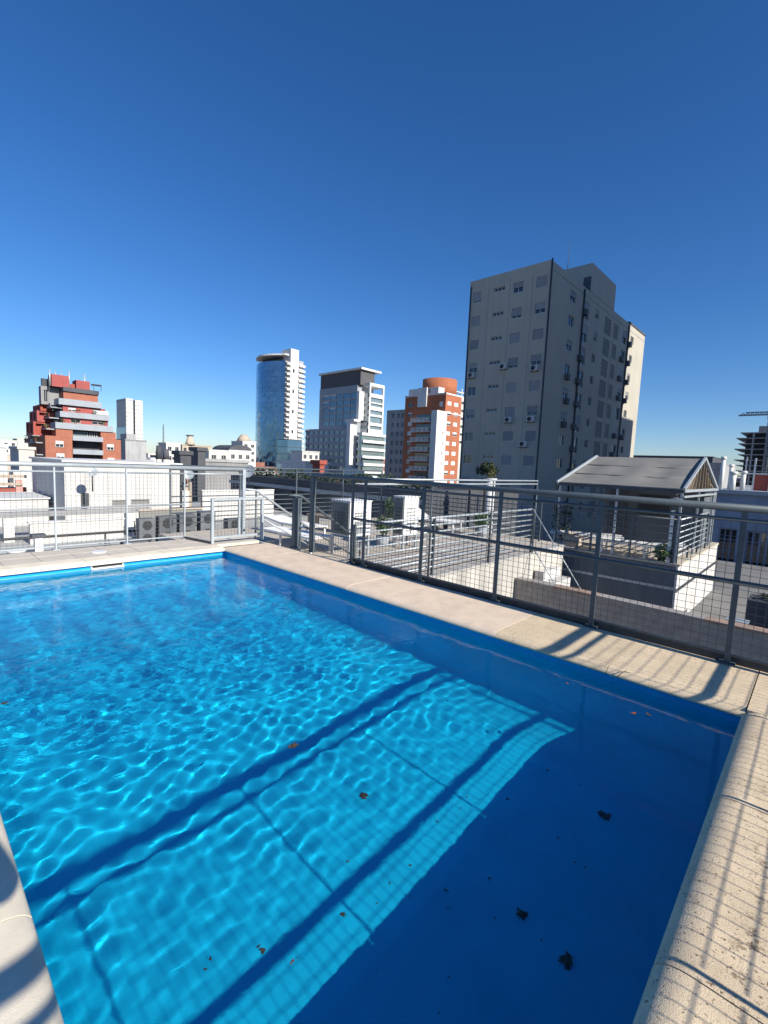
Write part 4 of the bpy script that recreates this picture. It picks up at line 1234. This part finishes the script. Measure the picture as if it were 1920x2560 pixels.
condenser(-10.5, 2.30, 1.05, 'dark outdoor unit second from the left of the group', .55)
condenser(-10.4, 2.95, 1.12, 'tall dark outdoor unit third from the left of the group', .62)
condenser(-10.4, 3.68, 1.15, 'tall dark outdoor unit fourth from the left of the group', .62)
condenser(-10.3, 4.45, 1.25, 'tall dark outdoor unit nearest to the low gate', .6)
condenser(-9.6, 5.2, 1.0, 'outdoor unit seen through the low gate', .7)
o = thing('round_chimney', 'beige round chimney with a slim pink pipe on top', 'chimney', (-17.2, 6.9, ZR))
MB().cone((-17.2, 6.95), .26, .24, ZR, .10, 18).build('stack', M['beige'], o)
MB().cone((-17.2, 6.95), .075, .07, .101, .95, 10).build('pipe', M['pink'], o)
o = thing('brick_wall', 'red brick roof wall with pink posts behind the white roofs', 'wall', (-24.5, 1, ZR))
MB().box(-24.8, -24.5, -3.5, 1.38, ZR, -.62).build('wall', M['brick_dark'], o)
for y in (-.6, .9): MB().box(-24.49, -24.3, y, y + .28, ZR, -.2).build('post', M['pink'], o)
MB().box(-24.49, -24.2, -3.5, 1.2, -.5, -.36).build('peach_band', M['beige'], o)
MB().box(-24.49, -24.2, -.3, 1.36, -.1, .06).build('peach_band', M['beige'], o)
o = thing('roof_window_box', 'white framed glazed roof box left of the brick wall', 'skylight', (-21, -2, ZR))
MB().box(-22, -18.6, -2.9, -1.3, -.679, -.18).build('frame', M['offwhite'], o)
MB().box(-18.599, -18.57, -2.55, -1.55, -.60, -.26).build('pane', M['glass_green'], o)
def dish(x, y, z, r_, lb, tilt=(1, -.3, .5)):
    t = thing('satellite_dish', lb, 'satellite dish', (x, y, z - .8))
    n = Vector(tilt).normalized(); u = n.cross(Vector((0, 0, 1))).normalized(); v = n.cross(u)
    vs, fs = [], []
    K = 18
    for i in range(5):
        rr = r_ * i / 4
        for j in range(K):
            a = 2 * math.pi * j / K
            vs.append(Vector((x, y, z)) + (u * math.cos(a) + v * math.sin(a)) * rr + n * (.25 * rr * rr / r_))
    for i in range(4):
        for j in range(K): fs.append((i * K + j, i * K + (j + 1) % K, (i + 1) * K + (j + 1) % K, (i + 1) * K + j))
    MB().add(vs, fs, True).build('reflector', M['steel_light'], t)
    MB().tube([(x, y, z - .8), (x, y, z - .02)], .03, 8).build('pole', M['pipe'], t)
    MB().tube([Vector((x, y, z)) - v * r_ * .2, Vector((x, y, z)) + n * r_ * 1.1], .015, 6).build('feed_arm', M['pipe'], t)
dish(-15.0, 2.05, .62, .20, 'small round satellite dish against the large white rooftop house')
dish(-16.5, 6.75, .5, .25, 'white satellite dish beside the round chimney', (1, -.6, .4))
dish(-20.0, 12.2, .62, .45, 'large pale satellite dish above the dark walled building', (.6, -1, .5))
o = thing('white_parapet', 'bright white low wall right of the round chimney', 'wall', (-17, 9, ZR))
MB().box(-17.0, -16.8, 7.6, 12, ZR, -.35).build('wall', M['white'], o)
MB().box(-17.05, -16.75, 7.55, 12, -.349, -.30).build('cap', M['offwhite'], o)
o = thing('white_vent_stack', 'short white vent stack left of the round chimney', 'vent', (-17.5, 6.5, ZR))
MB().box(-16.9, -16.5, 6.42, 6.72, ZR, -.30).build('shaft', M['offwhite'], o)
MB().box(-16.95, -16.45, 6.4, 6.74, -.12, -.05).build('cap', M['slate'], o)
# dark building in shade behind the lower terrace, with foliage on its roof
dk = thing('dark_walled_building', 'dark shaded building with a planted roof edge behind the lower terrace', 'building', (-15, 18, GZ))
block(dk, -26, -7.2, 14.2, 24, GZ, .25, M['slate'], holesS=[(1 + 2.3 * i, 2.4 + 2.3 * i, -1.6, -.5) for i in range(8)], depth=.2)
MB().box(-26.1, -7.1, 14.1, 14.19, -.42, -.22).build('ledge', M['slab'], dk)
for i in range(9):
    x = -25 + i * 2.1
    o = thing('roof_shrub', 'dark shrub on the roof edge of the dark walled building, %s from the left' % ('first', 'second', 'third', 'fourth', 'fifth', 'sixth', 'seventh', 'eighth', 'ninth')[i], 'shrub', (x, 15, .25), 'shrubs on the planted roof edge')
    MB().tube([(x, 15, .25), (x, 15, .5)], .05, 6).build('stem', M['bark'], o)
    leaf_cloud(MB(), (x, 15, .52), (.75 + .3 * (i % 3), .7, .30 + .06 * (i % 4)), 220, .13, seed=50 + i).build('foliage', M['leaf_dark'], o)
# pillar with small conifer, and a round tree, at the foot of the tower
o = thing('white_pillar', 'white round pillar at the foot of the apartment tower', 'pillar', (-4.7, 16.2, -3))
MB().cone((-4.68, 16.2), .20, .20, -8, .95, 16).build('shaft', M['offwhite'], o)
MB().cone((-4.68, 16.2), .28, .28, .951, 1.02, 16).build('cap', M['offwhite'], o)
o = thing('small_conifer', 'small yellow green conifer standing on the white pillar', 'tree', (-4.68, 16.2, 1.02))
MB().cone((-4.68, 16.2), .03, .02, 1.02, 1.3, 6).build('trunk', M['bark'], o)
b = MB()
for k in range(6): leaf_cloud(b, (-4.68, 16.2, 1.14 + .12 * k), (.22 - .033 * k,) * 2 + (.09,), 70, .06, seed=80 + k)
b.build('crown', mat('conifer_leaf', (.12, .13, .04), .7, .3, 9), o)
o = thing('dark_tree', 'dark bushy tree top behind the small conifer', 'tree', (-6.2, 18.3, -8))
MB().tube([(-6.2, 18.3, -8), (-6.2, 18.3, .6), (-6.1, 18.3, 1.3)], .16, 8, .06).build('trunk', M['bark'], o)
b = MB()
for k, (dx, dy, dz) in enumerate(((0, 0, 0), (.32, .1, -.1), (-.34, 0, -.08), (.1, -.2, .14), (-.15, .2, .18))): leaf_cloud(b, (-6.2 + dx, 18.3 + dy, 1.45 + dz), (.34, .34, .26), 260, .075, seed=90 + k)
b.build('crown', M['leaf_dark'], o)

# ================================================================== SKYLINE BUILDINGS, each where it stands
def sky_b(x, y, wx, wy, zt, m, label, name='city_building', wins=0, roof=None, cat='building'):
    t = thing(name, label, cat, (x - wx / 2, y + wy / 2, GZ))
    hE = []
    if wins:
        n = max(1, int(wy / 2.2))
        for r_ in range(wins):
            for c in range(n):
                a = (c + .25) * wy / n
                hE.append((a, a + wy / n * .5, zt - 2.2 - 2.9 * r_, zt - .9 - 2.9 * r_))
    block(t, x - wx, x, y, y + wy, GZ, zt, M[m], holesE=hE, depth=.3)
    for h in hE: add_window(t, (x, y), Uy, NE, h, .28, 2, 0)
    MB().box(x - wx - .15, x + .15, y - .15, y + wy + .15, zt + .001, zt + .35).build('roof_edge', M[roof or m], t)
    return t
sky_b(-52.6, -6, 9, 10.4, 1.5, 'offwhite', 'bright white roof block at the far left behind the fence')
sky_b(-66, 7.4, 6, 1.6, 1.4, 'pale', 'narrow white block left of the red stepped building')
sky_b(-251, 20, 20, 15, 4.7, 'pale', 'long pale building on the skyline at the far left', wins=2)
sky_b(-290, 41, 12, 5, 6.2, 'pale', 'small pale far building just left of the red stepped building')
t = sky_b(-135.4, 41.7, 8, 5.5, 5.1, 'greyc', 'plain grey block below the twin tower', wins=0)
MB().box(-142, -137, 42.5, 45, 5.46, 7.0).build('roof_hut', M['greyc'], t)
sky_b(-141, 55, 6, 4.4, 5.0, 'pale', 'pale blue white building left of the mast', wins=2)
t = sky_b(-166.8, 71, 12, 11.3, 5.4, 'beige', 'beige old building with a mansard corner tower', wins=2)
b = MB(); b.tube([(-167.5, 74.2, 5.76), (-167.5, 74.2, 7.0), (-167.5, 74.2, 9.0)], 1.9, 8, .95); b.build('mansard_tower', M['beige'], t)
MB().box(-168.6, -166.4, 73.1, 75.3, 9.0, 9.35).build('tower_cap', M['slate'], t)
sky_b(-34.3, 13.9, 1.4, .95, 1.55, 'slate', 'dark grey roof hut right behind the end of the white rooftop house')
sky_b(-36.5, 16.5, 1.6, .75, 2.0, 'slate', 'second dark grey roof hut beside the mansard building')
sky_b(-100.3, 48.8, 10, 5.1, 2.9, 'pale', 'long beige building left of the vaulted hall', wins=1)
sky_b(-46.8, 22.2, 9, 5.7, .9, 'greyc', 'low pale grey roof in front of the vaulted hall')
t = sky_b(-115.7, 62.3, 10, 7.0, 3.4, 'offwhite', 'white hall with a dark vaulted roof left of the glass tower', 'vaulted_hall', wins=1)
b = MB(); vs = []
for k in range(13):
    a = math.pi * k / 12
    for x in (-125.6, -115.6): vs.append((x, 65.8 - 3.6 * math.cos(a), 3.76 + 1.5 * math.sin(a)))
b.add(vs, [(2 * k, 2 * k + 2, 2 * k + 3, 2 * k + 1) for k in range(12)], True); b.add([vs[2 * k + 1] for k in range(13)], [tuple(range(13))])
b.build('vault', M['slate'], t)
t = sky_b(-165.7, 95, 9, 6.1, 8.2, 'pale', 'white building with a rounded top beside the glass tower', wins=3)
b = MB(); b.tube([(-170, 98, 8.56), (-170, 98, 10.2), (-170, 98, 11.4)], 3.0, 18, 1.2); b.build('dome', M['beige'], t)
sky_b(-112.9, 85.5, 6, 6.8, 4.4, 'pale', 'white balcony building between the glass tower and the office block', wins=3)
sky_b(-48.6, 38.2, 6, 4.5, 1.15, 'offwhite', 'low white roof box in front of the office block')
sky_b(-24.1, 21.3, 1, .5, 1.25, 'brick_dark', 'small brown roof hut with a white frame in front of the office block')
sky_b(-19.4, 194.6, 40, 36, 6.8, 'greyc', 'wide grey building between pergola and unfinished tower', wins=0)
sky_b(-27.9, 233.8, 40, 25, 10.5, 'slate', 'darker grey building behind the vent pipes', wins=0)
for x, y, z, r_, lb in ((-58.5, 21.3, 2.3, .42, 'dark rooftop water tank on legs left of the thin mast'), (-60.1, 22.9, 1.9, .45, 'dark rooftop tank right of the thin mast')):
    t = thing('water_tank', lb, 'water tank', (x, y, .2))
    MB().cone((x, y), r_ * .85, r_ * .85, GZ, .9, 14).build('stand', M['pale'], t)
    MB().cone((x, y), r_, r_ * .7, .901, z + .4, 14).build('tank', M['slate'], t)
t = thing('lattice_mast', 'thin lattice radio mast on the left skyline', 'mast', (-240, 93, GZ))
b = MB()
for dx, dy in ((-.5, -.4), (.5, -.4), (0, .5)): b.bar((-240 + dx, 93 + dy, GZ), (-240 + dx * .3, 93 + dy * .3, 17), .16)
for i in range(20):
    z = GZ + i * 2; b.bar((-240.5, 92.6, z), (-239.5, 92.6, z + 2), .08)
b.build('lattice', M['crane'], t)

# far lower city: plain roofs that nothing tells apart
cols = ['pale', 'pale', 'beige', 'greyc', 'offwhite', 'redroof', 'pale']
taken = [(-30, -1, -16, 30), (-125, -95, 5, 40), (-90, -60, 90, 120), (-200, -150, 140, 175), (-280, -235, 155, 190), (-30, -10, 40, 90)]
nb_ = 0
for k in range(1400):
    az = R(rnd.uniform(90, 176)); ds = math.exp(rnd.uniform(math.log(38), math.log(900)))
    x, y = EYE.x + ds * math.cos(az), EYE.y + ds * math.sin(az)
    wx, wy = rnd.uniform(.06, .11) * ds + 3, rnd.uniform(.05, .10) * ds + 3
    bx = (x - wx, x, y, y + wy)
    if any(bx[0] < t_[1] + 1 and bx[1] > t_[0] - 1 and bx[2] < t_[3] + 1 and bx[3] > t_[2] - 1 for t_ in taken): continue
    taken.append(bx)
    zt = rnd.uniform(-9, -2.5) if ds < 130 else rnd.uniform(-8, .5) if ds < 300 else rnd.uniform(-6, 5)
    m = M[rnd.choice(cols)]
    b = MB().box(x - wx, x, y, y + wy, GZ, zt)
    hx, hy = wx * rnd.uniform(.2, .4), wy * rnd.uniform(.2, .4)
    b.box(x - wx * .6, x - wx * .6 + hx, y + wy * .3, y + wy * .3 + hy, zt + .001, zt + rnd.uniform(1.2, 2.6))
    tag(b.build('city_building', m), 'plain low city building among the far roofs behind the fences', 'building', 'far city roofs')
    nb_ += 1
    if nb_ > 150: break

# ================================================================== LEAVES IN THE POOL
def leaf_clump(name, label, x, y, z, r_, m, seed, n=7, grp=None):
    rr = random.Random(seed)
    b = MB()
    for i in range(n):
        a = rr.uniform(0, 6.28); d = r_ * .35 * rr.random()
        c = Vector((x + d * math.cos(a), y + d * math.sin(a), z + .002 + i * .0025))
        th = rr.uniform(0, 6.28); ln = r_ * rr.uniform(.5, .8); wd = ln * .5
        u = Vector((math.cos(th), math.sin(th), rr.uniform(-.1, .1))); v = Vector((-math.sin(th), math.cos(th), rr.uniform(-.15, .15)))
        pts = [c - u * ln, c - u * ln * .4 + v * wd * .8, c + u * ln * .3 + v * wd * .7, c + u * ln, c + u * ln * .3 - v * wd * .75, c - u * ln * .45 - v * wd * .7]
        b.add(pts, [(0, 1, 2, 3, 4, 5)])
        b.add([p - Vector((0, 0, .0015)) for p in pts], [(5, 4, 3, 2, 1, 0)])
    o = b.build(name, m)
    o.cycles.is_caustics_receiver = True
    return tag(o, label, 'leaf', grp)
FZ = ZF
for i, (x, y, r_, mk, lb) in enumerate(((4.93, -1.58, .045, 'dead_leaf', 'dark leaf clump on the sunlit floor between the two rail shadows'),
        (6.16, -.60, .055, 'dead_leaf', 'largest black leaf clump on the shaded pool floor'),
        (6.06, -1.53, .042, 'dead_leaf', 'dark leaf clump in the middle of the shaded pool floor'),
        (6.32, -1.58, .045, 'dead_leaf', 'dark leaf clump near the right coping at the bottom of the pool'),
        (5.25, -2.57, .022, 'dead_leaf', 'small brown leaf left of the single rail shadow'),
        (5.39, -2.49, .016, 'orange_leaf', 'tiny orange brown leaf in the single rail shadow'),
        (5.40, -2.18, .020, 'dead_leaf', 'small dark leaf at the edge of the single rail shadow'),
        (5.20, -1.98, .018, 'dead_leaf', 'small brown leaf beside the post shadow line'),
        (5.63, -.91, .022, 'dead_leaf', 'small dark leaf just inside the shaded floor'),
        (5.26, -1.06, .014, 'dead_leaf', 'tiny dark speck of leaf on the lit strip'),
        (5.72, -.46, .024, 'dead_leaf', 'thin dark leaf near the upper end of the shaded floor'))):
    leaf_clump('fallen_leaf', lb, x, y, FZ, r_, M[mk], 100 + i, 7 if r_ > .03 else 2, 'leaves on the pool floor')
for i, (x, y, r_, mk, lb) in enumerate(((5.00, -2.23, .042, 'dead_leaf', 'dark leaf clump floating above the double rail shadow'),
        (3.45, -3.27, .030, 'dead_leaf', 'dark leaf floating at the left edge of the pool'),
        (6.22, -.38, .030, 'orange_leaf', 'pale orange leaf floating by the far wall, left of a darker one'),
        (6.29, -.32, .030, 'dead_leaf', 'red brown leaf floating beside the pale orange one'),
        (5.74, -.29, .022, 'orange_leaf', 'faint orange leaf floating by the far wall near the rail shadow'))):
    leaf_clump('floating_leaf', lb, x, y, ZW + .006, r_, M[mk], 140 + i, 4 if r_ > .035 else 2, 'leaves floating in the pool')
# fine dirt specks on the floor, nobody could count them
b = MB(); rr = random.Random(77)
for i in range(46):
    x, y = rr.uniform(4.6, 6.35), rr.uniform(-3.0, -.4)
    if i % 2: x = rr.uniform(5.2, 6.2)
    s_ = rr.uniform(.003, .009); th = rr.uniform(0, 6.28)
    u, v = Vector((math.cos(th), math.sin(th), 0)) * s_ * 1.4, Vector((-math.sin(th), math.cos(th), 0)) * s_ * .7
    c = Vector((x, y, FZ + .003)); b.add([c - u, c + v, c + u, c - v], [(0, 3, 2, 1)])
o = b.build('floor_dirt', M['dead_leaf'], kind='stuff'); o.cycles.is_caustics_receiver = True
# a twig lying over the edge of the far coping
o = MB().tube([(6.05, .02, .002), (6.03, -.015, -.01), (6.0, -.03, -.055)], .003, 5).tube([(6.03, -.01, -.006), (6.09, -.02, .012)], .002, 5).build('twig', M['bark'])
tag(o, 'small dry twig caught on the far coping edge near the corner', 'twig')

# ================================================================== THE PHOTOGRAPHER (only the shadow reaches the picture)
def person():
    J_ = {'pelvis': (7.36, -3.72, .93), 'waist': (7.37, -3.71, 1.10), 'chest': (7.37, -3.69, 1.30), 'neck': (7.36, -3.66, 1.48), 'head': (7.33, -3.65, 1.60), 'crown': (7.33, -3.65, 1.70),
          'hipL': (7.39, -3.82, .88), 'kneeL': (7.38, -3.84, .48), 'ankL': (7.41, -3.84, .08), 'toeL': (7.25, -3.81, .03),
          'hipR': (7.33, -3.63, .88), 'kneeR': (7.31, -3.63, .48), 'ankR': (7.34, -3.63, .08), 'toeR': (7.18, -3.60, .03),
          'shL': (7.42, -3.88, 1.42), 'elL': (7.36, -3.95, 1.16), 'wrL': (7.18, -3.84, 1.36), 'hdL': (7.12, -3.79, 1.42),
          'shR': (7.33, -3.50, 1.42), 'elR': (7.31, -3.43, 1.17), 'wrR': (7.18, -3.52, 1.36), 'hdR': (7.12, -3.58, 1.42)}
    Rr = {'pelvis': .135, 'waist': .12, 'chest': .135, 'neck': .055, 'head': .085, 'crown': .07, 'hipL': .09, 'hipR': .09, 'kneeL': .06, 'kneeR': .06, 'ankL': .042, 'ankR': .042, 'toeL': .03, 'toeR': .03,
          'shL': .07, 'shR': .075, 'elL': .05, 'elR': .055, 'wrL': .03, 'wrR': .03, 'hdL': .035, 'hdR': .035}
    E_ = [('pelvis', 'waist'), ('waist', 'chest'), ('chest', 'neck'), ('neck', 'head'), ('head', 'crown'), ('pelvis', 'hipL'), ('hipL', 'kneeL'), ('kneeL', 'ankL'), ('ankL', 'toeL'),
          ('pelvis', 'hipR'), ('hipR', 'kneeR'), ('kneeR', 'ankR'), ('ankR', 'toeR'), ('chest', 'shL'), ('shL', 'elL'), ('elL', 'wrL'), ('wrL', 'hdL'), ('chest', 'shR'), ('shR', 'elR'), ('elR', 'wrR'), ('wrR', 'hdR')]
    ks = list(J_)
    me = bpy.data.meshes.new('person')
    me.from_pydata([J_[k] for k in ks], [(ks.index(a), ks.index(c)) for a, c in E_], [])
    o = bpy.data.objects.new('person', me); COL.objects.link(o)
    sm = o.modifiers.new('skin', 'SKIN')
    for i, k in enumerate(ks):
        sv = me.skin_vertices[0].data[i]; sv.radius = (Rr[k], Rr[k]); sv.use_root = (k == 'pelvis')
    o.modifiers.new('smooth', 'SUBSURF').levels = 2
    me.materials.append(M['cloth_dark'])
    tag(o, 'person in dark clothes at the near pool corner holding up a phone', 'person')
person()
